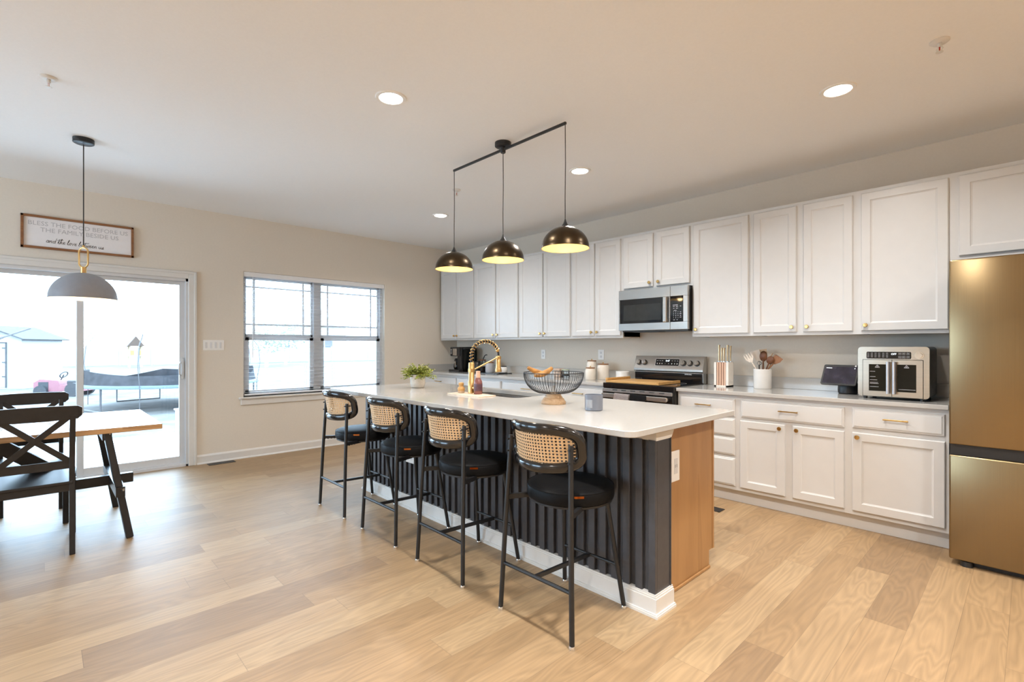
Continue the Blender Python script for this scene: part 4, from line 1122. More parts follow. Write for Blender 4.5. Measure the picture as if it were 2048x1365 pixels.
def make_chair():
    """origin on the floor, back at +x, sitter faces -x; local y centred"""
    t = thing('dining_chair', (0, 0, 0), 'chair', 'chair', 'black cross-back dining chairs')
    # seat is 0.42 wide, back legs at x=+.02, front legs at x=-.44
    m = MB().prism([(-.455, -.205, .432), (.030, -.170, .432), (.030, .170, .432), (-.455, .205, .432)], (0, 0, .018))
    m.build('seat', BWOOD, t, bevel=.004)
    for s in (-1, 1):
        P = [Vec((.035, s * .166, 0)), Vec((.005, s * .166, .45)), Vec((.012, s * .166, .60)), Vec((.052, s * .168, .855))]
        m = MB()
        for a, c in zip(P, P[1:]): m.obox(a, c + (c - a).normalized() * .006, .028, .034, up=(1, 0, 0), bev=.002)
        m.build('leg', BWOOD, t)
        MB().obox((-.430, s * .182, 0), (-.430, s * .182, .432), .034, .034, up=(1, 0, 0), bev=.003).build('leg', BWOOD, t)
        MB().obox((-.430, s * .182, .405), (.008, s * .164, .405), .018, .052).build('side_rail', BWOOD, t)
        MB().obox((-.430, s * .182, .20), (.022, s * .166, .20), .016, .024).build('side_stretcher', BWOOD, t)
    MB().obox((-.432, -.182, .405), (-.432, .182, .405), .018, .052).build('front_rail', BWOOD, t)
    MB().obox((.008, -.166, .415), (.008, .166, .415), .020, .052).build('back_rail', BWOOD, t)
    MB().obox((.010, -.166, .553), (.010, .166, .553), .016, .050).build('lower_back_rail', BWOOD, t)
    # top rail: curved, ears rounded, wider than the legs
    b = bmesh.new(); N = 20; F = []
    for k in range(N + 1):
        y = -.212 + .424 * k / N; e = abs(y) / .212
        z0, z1 = .832 + .006 * e * e, .922 - .006 * e * e
        if e > .9: d_ = (e - .9) / .1; z0 += .020 * d_ ** 2; z1 -= .012 * d_ ** 2
        x = .060 - .020 * (1 - (y / .212) ** 2) * -1 - .014
        F.append([b.verts.new((x - .011 - (.0 if zz < .88 else -.006), y, zz)) for zz in (z0, z1)] + [b.verts.new((x + .011 + (0 if zz < .88 else .006), y, zz)) for zz in (z1, z0)])
    for A, B_ in zip(F, F[1:]):
        for i in range(4): b.faces.new((A[i], A[(i + 1) % 4], B_[(i + 1) % 4], B_[i]))
    b.faces.new(F[0]); b.faces.new(F[-1]); bmesh.ops.recalc_face_normals(b, faces=b.faces[:])
    MB().add(b).build('top_rail', BWOOD, t, bevel=.003)
    for s in (-1, 1):
        MB().obox((.014, s * .158, .568), (.050, -s * .150, .850), .032, .012, up=(1, 0, 0)).build('cross_slat', BWOOD, t)
    return t
ch = make_chair()
ch.location = (2.118, -4.758, 0); ch['label'] = 'black cross-back dining chair on the near side of the table, back to the viewer'
c2 = copy_tree(ch); c2.location = (.965, -4.785, 0); c2.rotation_euler = (0, 0, pi); c2['label'] = 'black cross-back dining chair on the far side of the table by the glass door'

# ================================================================== ON THE BACK COUNTER
Z = .9145
# coffee maker
x, y = .452, -.235
cm = thing('coffee_maker', (x, y, Z), 'black and steel drip coffee maker with a glass carafe in the far corner', 'coffee maker')
MB().box(x - .12, x + .12, y - .17, y + .12, Z, Z + .030, .006).box(x + .02, x + .12, y - .12, y + .12, Z + .03, Z + .355, .006).box(x - .12, x + .10, y - .14, y + .11, Z + .225, Z + .36, .006).build('body', BPLAST, cm)
MB().box(x - .050, x + .040, y - .148, y - .138, Z + .235, Z + .335, .003).build('steel_panel', STEEL, cm)
MB().box(x - .112, x - .058, y - .146, y - .139, Z + .25, Z + .34, .002).build('control_panel', BGLASS, cm)
m = MB()
for k in range(4): m.box(x - .104, x - .068, y - .1475, y - .1455, Z + .262 + k * .019, Z + .267 + k * .019)
m.build('buttons', WHITEINK, cm)
MB().lathe([(0, Z + .032), (.055, Z + .032), (.066, Z + .06), (.060, Z + .11), (.045, Z + .135), (.045, Z + .14)], (x - .045, y - .055, 0), 24).build('carafe', DGLASS, cm, smooth=True)
MB().lathe([(0, Z + .14), (.050, Z + .14), (.055, Z + .165), (.040, Z + .19), (0, Z + .195)], (x - .045, y - .055, 0), 20).build('carafe_lid', BPLAST, cm, smooth=True)
MB().tube([(x + .005, y - .125, Z + .16), (x + .03, y - .16, Z + .15), (x + .03, y - .16, Z + .07), (x + .01, y - .12, Z + .06)], .009, 8).build('carafe_handle', STEEL, cm, smooth=True)
MB().box(x + .121, x + .190, y - .10, y + .12, Z, Z + .33, .008).build('water_tank', pane_material('tank_glass', (.45, .52, .55), .1), cm)
MB().box(x + .118, x + .194, y - .105, y + .122, Z + .33, Z + .345, .004).build('tank_lid', BPLAST, cm)
# gooseneck kettle
x, y = .785, -.225
kt = thing('gooseneck_kettle', (x, y, Z), 'dark gooseneck kettle standing behind the gold faucet', 'kettle')
MB().lathe([(0, Z), (.075, Z), (.080, Z + .01), (.060, Z + .13), (.045, Z + .15), (.030, Z + .156), (.012, Z + .160), (.012, Z + .175), (0, Z + .176)], (x, y, 0), 28).build('body', DGREY, kt, smooth=True)
MB().tube([(x + .068, y, Z + .045), (x + .105, y, Z + .042), (x + .095, y, Z + .09), (x + .105, y, Z + .16), (x + .150, y, Z + .235), (x + .180, y, Z + .250), (x + .202, y, Z + .247)], [.009, .008, .0065, .006, .006, .006, .007], 8).build('spout', BLACK, kt, smooth=True)
MB().tube([(x - .058, y, Z + .12), (x - .115, y, Z + .14), (x - .125, y, Z + .08), (x - .115, y, Z + .03)], .009, 8).build('handle', BPLAST, kt, smooth=True)
# jars on a tray
tr = tag(MB().box(.86, 1.40, -.40, -.13, Z, Z + .010, .003).build('serving_tray', GREYG, None, (1.13, -.27, Z), bevel=0), 'low dark tray holding the coffee jars on the back counter', 'tray')
Zt = Z + .0105
x, y = .955, -.285
cj = thing('coffee_jar', (x, y, Zt), 'clear glass jar of coffee beans with a dark lid', 'jar', 'jars on the coffee tray')
MB().lathe([(0, Zt), (.048, Zt), (.052, Zt + .01), (.052, Zt + .135), (.046, Zt + .150), (.046, Zt + .158)], (x, y, 0), 28).build('glass', JARG, cj, smooth=True)
MB().lathe([(0, Zt + .003), (.0475, Zt + .003), (.0495, Zt + .012), (.0495, Zt + .075), (0, Zt + .08)], (x, y, 0), 24).build('coffee_beans', COFFEE, cj, smooth=True)
MB().lathe([(0, Zt + .159), (.052, Zt + .159), (.054, Zt + .164), (.050, Zt + .174), (0, Zt + .175)], (x, y, 0), 24).build('lid', DWOOD, cj, smooth=True)
x, y = 1.098, -.275
cj = thing('ribbed_canister', (x, y, Zt), 'ribbed grey glass canister with a wooden lid behind the faucet arm', 'jar', 'jars on the coffee tray')
MB().lathe([(0, Zt), (.056, Zt), (.058, Zt + .006), (.058, Zt + .128), (0, Zt + .128)], (x, y, 0), 36).build('body', RIBBED, cj, smooth=True)
MB().lathe([(0, Zt + .1285), (.060, Zt + .1285), (.060, Zt + .145), (0, Zt + .146)], (x, y, 0), 28).build('lid', FRAMEW, cj, smooth=True)
x, y = 1.315, -.225
cj = thing('sugar_pot', (x, y, Zt), 'short white pot with a black lid and black base on the coffee tray', 'jar', 'jars on the coffee tray')
MB().lathe([(0, Zt + .006), (.058, Zt + .006), (.064, Zt + .02), (.064, Zt + .060), (.056, Zt + .078), (.050, Zt + .082), (0, Zt + .082)], (x, y, 0), 30).build('pot', WCERAM, cj, smooth=True)
MB().lathe([(0, Zt + .0825), (.052, Zt + .0825), (.052, Zt + .091), (0, Zt + .092)], (x, y, 0), 24).build('lid', BPLAST, cj, smooth=True)
MB().lathe([(0, Zt), (.060, Zt), (.062, Zt + .0055), (0, Zt + .0055)], (x, y, 0), 24).build('base', BPLAST, cj, smooth=True)
# two things seen through the wire bowl
x, y = 2.425, -.235
gj = thing('glass_jar', (x, y, Z), 'small glass jar with a green lid behind the wire fruit bowl', 'jar')
MB().lathe([(0, Z), (.045, Z), (.047, Z + .006), (.047, Z + .075), (.043, Z + .085)], (x, y, 0), 24).build('glass', JARG, gj, smooth=True)
MB().lathe([(0, Z + .02), (.0455, Z + .02), (.0455, Z + .035), (0, Z + .036)], (x, y, 0), 24).build('filling', DGREY, gj, smooth=True)
MB().lathe([(0, Z + .0855), (.047, Z + .0855), (.047, Z + .097), (0, Z + .098)], (x, y, 0), 24).build('lid', mat('sage_lid', (.42, .47, .34), .5), gj, smooth=True)
tag(MB().box(2.27, 2.362, -.27, -.19, Z, Z + .102, .004).build('tea_box', mat('tan_card', (.56, .41, .31), .7, noise=.05), None, (2.31, -.23, Z)), 'small tan box on the back counter behind the wire fruit bowl', 'box')
# canisters
def canister(x, y, r, h, label):
    t = thing('kitchen_canister', (x, y, Z), label, 'canister', 'white canisters with wooden lids')
    MB().lathe([(0, Z), (r - .003, Z), (r, Z + .004), (r, Z + h - .03), (r - .006, Z + h - .012), (r - .010, Z + h - .004), (0, Z + h - .004)], (x, y, 0), 36).build('body', CERAM, t, smooth=True)
    l = MB().lathe([(0, Z + h - .0035), (r - .006, Z + h - .0035), (r - .005, Z + h + .006), (0, Z + h + .007)], (x, y, 0), 30).build('lid', FRAMEW, t, smooth=True)
    MB().lathe([(0, Z + h + .007), (.006, Z + h + .007), (.005, Z + h + .012), (.008, Z + h + .018), (.005, Z + h + .023), (0, Z + h + .024)], (x, y, 0), 12).build('knob', BRASS, l, smooth=True)
canister(2.735, -.135, .058, .200, 'tallest white canister with a wooden lid, at the back left of three')
canister(2.868, -.335, .057, .128, 'smallest white canister with a wooden lid, front of three')
canister(2.938, -.195, .067, .168, 'wide white canister with a wooden lid, right one of three')
x, y = 3.165, -.150
cb = thing('ceramic_crock', (x, y, Z), 'plain white ceramic crock beside the left edge of the range', 'crock')
MB().lathe([(0, Z), (.070, Z), (.074, Z + .004), (.074, Z + .094), (.071, Z + .097), (.068, Z + .094), (.066, Z + .03), (0, Z + .03)], (x, y, 0), 36).build('bowl', WCERAM, cb, smooth=True)
# knife block
kb = thing('knife_block', (4.285, -.19, Z), 'white knife block with wooden stripes and champagne-handled knives right of the range', 'knife block')
KX0, KX1, KY0, KY1, KH = 4.215, 4.345, -.245, -.135, .222
m = MB()
KW = mat('white_block_finish', (.78, .73, .66), .4, noise=.02)
m.box(KX0, KX0 + .020, KY0, KY1, Z, Z + KH).box(KX1 - .022, KX1, KY0, KY1, Z, Z + KH).box(KX0, KX1, KY0, KY1, Z, Z + .012).box(KX0 + .02, KX1 - .02, KY0 + .03, KY1, Z + .012, Z + KH)
m.build('body', KW, kb)
m = MB()
PINKW = wood('pale_pink_slats', (.56, .34, .23), (.70, .47, .34), .45, 'Z', 30, 2)
for k in range(4): m.box(KX0 + .026 + k * .0215, KX0 + .041 + k * .0215, KY0, KY0 + .03, Z + .012, Z + KH)
m.build('slats', PINKW, kb)
MB().box(KX0 + .02, KX1 - .022, KY0 + .006, KY0 + .03, Z + .012, Z + KH - .004).build('slots', mat('slot_brown', (.20, .10, .06), .6), kb)
KN = mat('satin_gold_handle', (.66, .53, .34), .3, .9, noise=.06)
for k, (xx, hh, yy) in enumerate(((4.248, .158, -.215), (4.272, .132, -.215), (4.294, .132, -.215), (4.318, .158, -.200), (4.334, .150, -.175))):
    lbl = ['champagne-handled kitchen knife at the left of the knife block', 'short champagne-handled kitchen knife second from the left in the knife block', 'short champagne-handled kitchen knife in the middle of the knife block', 'tall champagne-handled kitchen knife fourth from the left in the knife block', 'tall champagne-handled kitchen knife at the right of the knife block'][k]
    kn = thing('kitchen_knife', (xx, yy, Z + KH), lbl, 'knife', 'knives in the knife block')
    z0 = Z + KH + .0005
    MB().tube([(xx, yy, z0), (xx, yy, z0 + hh * .15), (xx, yy, z0 + hh * .5), (xx, yy, z0 + hh * .85), (xx + .002, yy, z0 + hh)], [.0062, .0072, .0080, .0088, .0105], 10, r2=None).build('handle', KN, kn, smooth=True)
    MB().box(xx - .007, xx + .007, yy - .006, yy + .006, z0, z0 + .010).build('bolster', STEEL, kn)
# utensil crock
ux_, uy_ = 4.612, -.175
uc = thing('utensil_crock', (ux_, uy_, Z), 'white ceramic crock full of kitchen utensils on the right counter', 'crock')
MB().lathe([(0, Z), (.066, Z), (.071, Z + .006), (.071, Z + .160), (.073, Z + .166), (.070, Z + .170), (.067, Z + .166), (.066, Z + .02), (0, Z + .02)], (ux_, uy_, 0), 40).build('pot', WCERAM, uc, smooth=True)
def utensil(kind, name, dx, lean, h, m, label, dy=0.0, lay=0.0):
    """dx/dy: where it leaves the pot; lean: sideways lean of the head; h: height above the rim"""
    base = Vec((ux_ + dx * .55, uy_ + dy * .6, Z + .026)); rim = Vec((ux_ + dx, uy_ + dy, Z + .168)); d = (rim - base).normalized()
    tip = rim + d * 0 + Vec((lean, lay, h)); ax = (tip - rim).normalized()
    t = thing(name, base, label, 'utensil', 'utensils in the crock')
    q = ax.to_track_quat('Z', 'Y').to_matrix()
    MB().tube([base, rim, rim + (tip - rim) * .55], [.006, .006, .0055], 8).build('handle', m, t, smooth=True)
    c = rim + (tip - rim) * .76; L = (tip - rim).length * .27
    hd = MB()
    sd = Vec((1, 0, 0)) - ax * ax.x; sd.normalize(); nb_ = ax.cross(sd)
    def P(u, v, w_=0): return c + sd * u + ax * v + nb_ * w_
    if kind == 'spoon':
        mx = Matrix((sd, ax, nb_)).transposed()
        b = bmesh.new(); bmesh.ops.create_uvsphere(b, u_segments=16, v_segments=8, radius=1)
        for v in b.verts: v.co = mx @ Vec((v.co.x * .032, v.co.y * L * 1.15, v.co.z * .009 + .006 * v.co.y * v.co.y))
        hd.add(b, Matrix.Translation(c))
    elif kind == 'fork':
        hd.prism([P(-.010, -L), P(.010, -L), P(.036, -.1 * L), P(-.036, -.1 * L)], nb_ * .004)
        for k in range(4): hd.prism([P(-.036 + k * .0200, -.1 * L), P(-.036 + k * .0200 + .0120, -.1 * L), P(-.037 + k * .0215 + .011, L * 1.1), P(-.037 + k * .0215 + .002, L * 1.1)], nb_ * .004)
    elif kind == 'turner':
        hd.prism([P(-.012, -L), P(.012, -L), P(.034, .1 * L), P(.034, L * 1.15), P(-.034, L), P(-.034, .1 * L)], nb_ * .005)
    elif kind == 'whisk':
        for k in range(5):
            a = pi * k / 5
            hd.tube([P(.024 * sin(pi * j / 10) * cos(a), -L + 2 * L * j / 10, .024 * sin(pi * j / 10) * sin(a)) for j in range(11)], .0015, 5)
    hd.build('head', m, t, smooth=True)
CREAMU = mat('cream_silicone', (.72, .62, .52), .5, noise=.03)
utensil('fork', 'slotted_turner', -.045, -.075, .125, CREAMU, 'cream slotted turner leaning far left in the utensil crock', dy=-.02)
utensil('turner', 'spatula', -.025, -.040, .155, CREAMU, 'cream spatula leaning left in the utensil crock', dy=.02)
utensil('turner', 'wooden_spatula', .0, -.010, .165, LWOOD, 'tall pale wooden spatula near the middle of the utensil crock', dy=.03)
utensil('spoon', 'wooden_spoon', .010, .005, .150, DWOOD, 'large dark wooden spoon in the middle of the utensil crock', dy=-.02)
utensil('spoon', 'serving_spoon', .036, .045, .105, DWOOD, 'smaller dark wooden spoon right of the middle in the utensil crock', dy=-.022)
utensil('fork', 'wooden_fork', .038, .065, .118, LWOOD, 'pale wooden fork leaning right in the utensil crock', dy=.01)
utensil('turner', 'brown_scraper', .050, .085, .105, FRAMEW, 'reddish brown wooden scraper leaning far right in the utensil crock', dy=-.01)
utensil('whisk', 'whisk', -.006, -.004, .070, BLACK, 'small black wire whisk low in the front of the utensil crock', dy=-.056)
# smart display
sd_ = thing('smart_display', (5.235, -.205, Z), 'black smart display with a tilted dim screen between the crock and toaster oven', 'smart display')
MB().lathe([(0, Z), (.058, Z), (.066, Z + .006), (.068, Z + .030), (.066, Z + .075), (.052, Z + .100), (.020, Z + .108), (0, Z + .109)], (5.245, -.185, 0), 32).build('speaker_base', BPLAST, sd_, smooth=True)
ca = R(-8); rx = Vec((cos(ca), sin(ca), 0)); tl = (Vec((sin(ca) * -1 * 0, 0, 0)) + Vec((.05, .48, .88))).normalized(); tl = (tl - rx * tl.dot(rx)).normalized(); nr = rx.cross(tl)
sc0 = Vec((5.208, -.268, Z + .148))
def scr(u, v, w_=0): return sc0 + rx * u + tl * v + nr * w_
P = rrect(-.122, .122, -.086, .086, .012, 4)
fr_ = MB().prism([scr(a, c, 0) for a, c in P], nr * -.012).build('screen_frame', BPLAST, sd_)
MB().prism([scr(a, c, .0) for a, c in ((-.110, -.074), (.110, -.074), (.110, .068), (-.110, .068))], nr * .0008).build('screen', screen_material(), fr_)
m = MB().cyl(scr(.096, .077, .0), scr(.096, .077, .0012), .0062, seg=16)
m.build('camera_lens', WHITEINK, fr_)
m = MB()
m.prism([scr(a, c, .0008) for a, c in ((-.102, .054), (-.062, .054), (-.062, .058), (-.102, .058))], nr * .0004); m.cyl(scr(.094, .056, .0008), scr(.094, .056, .0014), .003, seg=10)
m.build('screen_text', DIGIT, fr_)
MB().tube([scr(.03, .0, -.010), Vec((5.245, -.19, Z + .10))], .022, 12).build('swivel_arm', BPLAST, sd_, smooth=True)
MB().tube([(5.305, -.17, Z + .02), (5.325, -.15, Z + .012), (5.335, -.10, Z + .004), (5.33, -.03, Z + .004)], .003, 6).build('power_cord', BPLAST, sd_, smooth=True)
# toaster oven
OX0, OX1, OY0, OY1, OZ0, OZ1 = 5.373, 5.766, -.500, -.135, Z + .017, 1.278
ov = thing('toaster_oven', ((OX0 + OX1) / 2, -.31, Z), 'stainless toaster oven with two french doors on the counter beside the fridge', 'toaster oven')
OVM = mat('warm_brushed_steel', (.52, .45, .365), .28, 1.0, noise=.05, scale=60, stretch=(.05, 1, 6))
P = rrect(OX0, OX1, OZ0, OZ1, .022, 5)
MB().prism([(a, OY0 + .03, c) for a, c in P], (0, OY1 - OY0 - .03, 0)).build('body', DGREY, ov)
f = MB(); FO = loop = rrect(OX0, OX1, OZ0, OZ1, .022, 5)
FI = rrect(OX0 + .028, OX1 - .030, OZ0 - .001, OZ1 - .088, .002, 5)
b = bmesh.new()
A = [b.verts.new((a, OY0, c)) for a, c in FO]; A2 = [b.verts.new((a, OY0 + .03, c)) for a, c in FO]
I_ = [b.verts.new((a, OY0, max(c, OZ0 + .0005))) for a, c in FI]; I2 = [b.verts.new((a, OY0 + .03, max(c, OZ0 + .0005))) for a, c in FI]
for p, q in ((A2, A), (A, I_), (I_, I2)):
    for i in range(len(p)):
        j = (i + 1) % len(p); b.faces.new((p[i], p[j], q[j], q[i]))
bmesh.ops.recalc_face_normals(b, faces=b.faces[:])
f.add(b).build('front_frame', OVM, ov)
OM = (OX0 + .028 + OX1 - .030) / 2
for k, (a, c) in enumerate(((OX0 + .031, OM - .0015), (OM + .0015, OX1 - .033))):
    z0, z1 = OZ0 + .003, OZ1 - .091
    g0, g1 = (a + .034, c - .020) if k == 0 else (a + .026, c - .034)
    m = MB()
    for (q0, q1, e, h_) in ((a, c, z0, z0 + .036), (a, c, z1 - .030, z1), (a, g0, z0 + .036, z1 - .030), (g1, c, z0 + .036, z1 - .030)): m.box(q0, q1, OY0 - .004, OY0 + .020, e, h_)
    d = m.build('door', OVM, ov)
    gl = MB().box(g0, g1, OY0 - .002, OY0 + .018, z0 + .036, z1 - .030).build('window', DGLASS, d)
    m = MB(); hx_ = c - .017 if k == 0 else a + .014
    m.cyl((hx_, OY0 - .032, z0 + .022), (hx_, OY0 - .032, z1 - .012), .0105, seg=16)
    for zz in (z0 + .05, z1 - .04): m.cyl((hx_, OY0 - .032, zz), (hx_, OY0 - .003, zz), .006, seg=10)
    m.build('handle', mat('satin_grey_handle', (.55, .54, .56), .35, .7), d, smooth=True)
    m = MB(); tx_ = (g0 + g1) / 2 - (.0 if k else .006); tz_ = z1 - .052
    yy = OY0 - .0025
    for p, q in (((-.013, 0), (.013, 0)), ((.013, 0), (0, .018)), ((0, .018), (-.013, 0)), ((-.007, .003), (.006, .003)), ((0, .004), (0, .012))):
        m.obox((tx_ + p[0], yy, tz_ + p[1]), (tx_ + q[0], yy, tz_ + q[1]), .0022, .0008, up=(0, 1, 0))
    if k == 0:
        for zz, ww in ((.135, .030), (.098, .032), (.076, .042), (.058, .046), (.050, .05), (.028, .05)): m.box(g0 + .006, g0 + .006 + ww, yy - .0004, yy, z0 + .036 + zz, z0 + .0385 + zz)
    else: m.box(g0 + .008, g1 - .004, yy - .0004, yy, z0 + .052, z0 + .0545)
    m.build('printed_marks', GREYINK, gl)
P = rrect(5.424, 5.672, 1.196, 1.244, .008, 4)
cp = MB().prism([(a, OY0 - .0015, c) for a, c in P], (0, .004, 0)).build('control_panel', BGLASS, ov)
text('display_digits', 'OFF', .017, (5.578, OY0 - .0017, 1.228), (1, 0, 0), (0, -1, 0), DIGIT, cp, align='CENTER')
m = MB(); yy = OY0 - .0015
for xx in (5.434, 5.455, 5.476, 5.497, 5.520, 5.541):
    for zz in (1.2345, 1.2255, 1.2165, 1.2075): m.box(xx - .006, xx + .006, yy - .0004, yy, zz - .0010, zz + .0010)
for xx in (5.612, 5.633, 5.656):
    for zz in (1.231, 1.209):
        for (q0, q1, e, h_) in ((-.008, .008, .006, .007), (-.008, .008, -.007, -.006), (-.008, -.007, -.007, .007), (.007, .008, -.007, .007), (-.003, .003, -.002, .002)): m.box(xx + q0, xx + q1, yy - .0004, yy, zz + e, zz + h_)
m.build('touch_marks', GREYINK, cp)
m = MB().cyl((5.714, OY0, 1.221), (5.714, OY0 - .005, 1.221), .024, seg=28).cyl((5.714, OY0 - .005, 1.221), (5.714, OY0 - .024, 1.221), .0195, .0175, seg=28)
m.build('knob', CHROME, ov, smooth=True)
m = MB()
for z0 in (1.02, 1.19):
    for k in range(6): m.box(OX1 - .001, OX1 + .0015, -.36, -.18, z0 + k * .011 - .02, z0 + k * .011 - .015)
m.build('side_vents', BPLAST, ov)
for xx in (OX0 + .04, OX1 - .04):
    for yy in (OY0 + .03, OY1 - .04): MB().lathe([(0, Z + .0002), (.012, Z + .0002), (.013, Z + .018), (0, Z + .018)], (xx, yy, 0), 14).build('foot', BPLAST, ov, smooth=True)

# ================================================================== OUTSIDE
G = -.50
og = MB().box(-70, -TH - .02, -45, 45, G - .05, G).build('ground', GROUND); struct(og)
dk = thing('wooden_deck', (-2.0, -4.4, G), 'pale deck of narrow boards outside the sliding glass door', 'deck')
m = MB(); x = -.22
while x > -3.55:
    m.box(x - .138, x, -9.0, -1.0, -.185, -.150, .003); x -= .143
m.build('boards', DECKM, dk)
m = MB()
for yy in (-8.9, -6.3, -3.7, -1.1): m.box(-3.55, -.22, yy - .02, yy + .02, G, -.185)
m.box(-3.57, -3.53, -9.0, -1.0, G + .05, -.15)
m.build('frame', DECKM, dk)
pt = thing('railing_post', (-3.42, -3.10, -.15), 'white railing post with a flat cap at the edge of the deck', 'railing post')
MB().box(-3.465, -3.375, -3.145, -3.055, -.15, .235).build('post', SIDING, pt)
MB().box(-3.485, -3.355, -3.165, -3.035, .235, .262, .006).build('cap', SIDING, pt)
fp = MB().tube([(-3.0, -8.35, -.134), (-3.0, -5.10, 1.40)], .016, 8)
tag(fp.tube([(-3.0, -5.10, 1.40), (-3.0, -4.84, 1.525)], .010, 8).build('leaning_pole', GALV, None, (-3.0, -8.35, -.149), smooth=True), 'thin grey pole leaning up from the deck beyond the left glass panel', 'pole')
# shed
shd = thing('garden_shed', (-25.5, -5.8, G), 'white sided garden shed with a grey roof in the yard', 'shed')
SXa, SXb, SYa, SYb, SZ = -26.6, -23.1, -7.6, -5.35, 1.62
ang = R(-52)
mS = Matrix.Translation((-23.1, -5.37, 0)) @ Matrix.Rotation(R(-31), 4, 'Z')
def sh(name, mb, m, parent):
    mb.bm.transform(mS); return mb.build(name, m, parent)
# local frame: near corner at 0, gable wall runs along -y, side wall runs along -x
m = MB(); n = 20
for k in range(n):
    z0 = G + k * (SZ - G) / n; z1 = G + (k + 1) * (SZ - G) / n
    m.prism([(-2.56, 0, z0), (-2.56, .014, z0), (-2.56, .0, z1), (-2.56, -.02, z1), (-2.56, -.02, z0)], (2.56, 0, 0))
m.box(-2.56, 0, -2.4, -.02, G, SZ)
m.prism([(-2.56, -2.4, SZ), (-2.56, 0, SZ), (-2.56, -1.2, SZ + .46)], (2.56, 0, 0))
sh('walls', m, SIDING, shd)
m = MB(); m.prism([(-2.76, .18, SZ - .06), (-2.76, .20, SZ - .02), (-2.76, -1.2, SZ + .56), (-2.76, -1.2, SZ + .50)], (2.96, 0, 0)); m.prism([(-2.76, -2.58, SZ - .06), (-2.76, -2.60, SZ - .02), (-2.76, -1.2, SZ + .56), (-2.76, -1.2, SZ + .50)], (2.96, 0, 0))
sh('roof', m, SHINGLE, shd)
m = MB(); m.box(.0, .02, -2.0, -.55, G + .08, 1.42)
dr_ = sh('door', m, SIDING, shd)
m = MB(); m.box(.02, .045, -2.04, -2.0, G + .05, 1.45); m.box(.02, .045, -.55, -.51, G + .05, 1.45); m.box(.02, .045, -2.04, -.51, 1.42, 1.46)
for zz in (.0, .6, 1.2): m.box(.02, .05, -.66, -.52, zz, zz + .04)
sh('hinges', m, SHINGLE, dr_)
# trampoline
tx, ty, tr_ = -12.0, -1.75, 2.25
tp = thing('trampoline', (tx, ty, G), 'round backyard trampoline with a sagging grey net and blue pad', 'trampoline')
TZm = G + .68
def circ(r, z, n=56, c=(tx, ty)): return [(c[0] + r * cos(2 * pi * k / n), c[1] + r * sin(2 * pi * k / n), z) for k in range(n)]
MB().tube(circ(tr_, TZm), .03, 8, closed=True).build('frame', GALV, tp, smooth=True)
MB().lathe([(tr_ - .30, TZm + .03), (tr_ - .28, TZm + .055), (tr_ + .03, TZm + .05), (tr_ + .05, TZm - .02), (tr_ + .045, TZm - .035), (tr_ - .28, TZm + .03)], (tx, ty, 0), 56).build('safety_pad', PADB, tp, smooth=True)
MB().lathe([(0, TZm), (tr_ - .28, TZm + .02), (tr_ - .28, TZm + .028), (0, TZm + .01)], (tx, ty, 0), 48).build('mat', NET, tp, smooth=True)
b = bmesh.new(); n = 56
V = []
for k in range(n):
    a = 2 * pi * k / n; t = (k % 14) / 14.0; dip = sin(pi * t)
    zt = TZm + .40 - .16 * dip - .10 * sin(a * 2 + .6)
    V.append([b.verts.new((tx + r_ * cos(a), ty + r_ * sin(a), z)) for r_, z in ((tr_ - .04, TZm + .04), (tr_ - .06 - .05 * dip, (TZm + zt) / 2), (tr_ - .05 - .16 * dip, zt))])
for k in range(n):
    A, B_ = V[k], V[(k + 1) % n]
    for i in range(2): b.faces.new((A[i], B_[i], B_[i + 1], A[i + 1]))
bmesh.ops.solidify(b, geom=b.faces[:], thickness=.004)
MB().add(b).build('safety_net', NET, tp, smooth=True)
for k in range(8):
    a = 2 * pi * (k + .35) / 8; c = Vec((tx + (tr_ + .04) * cos(a), ty + (tr_ + .04) * sin(a), 0)); o_ = Vec((cos(a), sin(a), 0))
    MB().tube([c + Vec((0, 0, G + .05)), c + Vec((0, 0, TZm)), c + o_ * .10 + Vec((0, 0, TZm + .6)), c + o_ * .05 + Vec((0, 0, TZm + 1.1)), c - o_ * .22 + Vec((0, 0, TZm + 1.5))], .010, 6).build('pole', GALV, tp, smooth=True)
for k in range(4):
    a = 2 * pi * (k + .2) / 4; w_ = .28
    P = [Vec((tx + tr_ * cos(a + q), ty + tr_ * sin(a + q), 0)) for q in (-w_, w_)]
    MB().tube([P[0] + Vec((0, 0, TZm)), P[0] + Vec((0, 0, G + .03)), P[1] + Vec((0, 0, G + .03)), P[1] + Vec((0, 0, TZm))], .026, 6).build('leg', GALV, tp, smooth=True)
# ride-on toy
rt_ = thing('ride_on_toy', (-18.2, -4.1, G), 'faded pink and black ride-on toy parked beside the shed', 'toy vehicle')
mR = Matrix.Translation((-17.9, -4.15, G)) @ Matrix.Rotation(R(58), 4, 'Z')
def rb(name, mb, m):
    mb.bm.transform(mR); return mb.build(name, m, rt_)
m = MB().prism([(-.75, -.33, .18), (-.75, -.33, .50), (-.55, -.33, .62), (.0, -.33, .56), (.05, -.33, .40), (.75, -.33, .40), (.75, -.33, .18)], (0, .66, 0)); rb('body', m, TOYP)
rb('grille', MB().box(-.78, -.74, -.22, .22, .18, .50).box(-.60, -.30, -.34, -.33, .22, .52), TOYD)
rb('seat', MB().box(.20, .62, -.24, .24, .40, .56, .03).box(.56, .68, -.24, .24, .50, .95, .03), TOYD)
rb('steering_wheel', MB().tube([(-.02 + .05 * sin(2 * pi * k / 20), .19 * cos(2 * pi * k / 20), .76 + .10 * sin(2 * pi * k / 20)) for k in range(20)], .018, 6, closed=True).cyl((-.02, 0, .76), (-.12, 0, .56), .02, seg=8), TOYD)
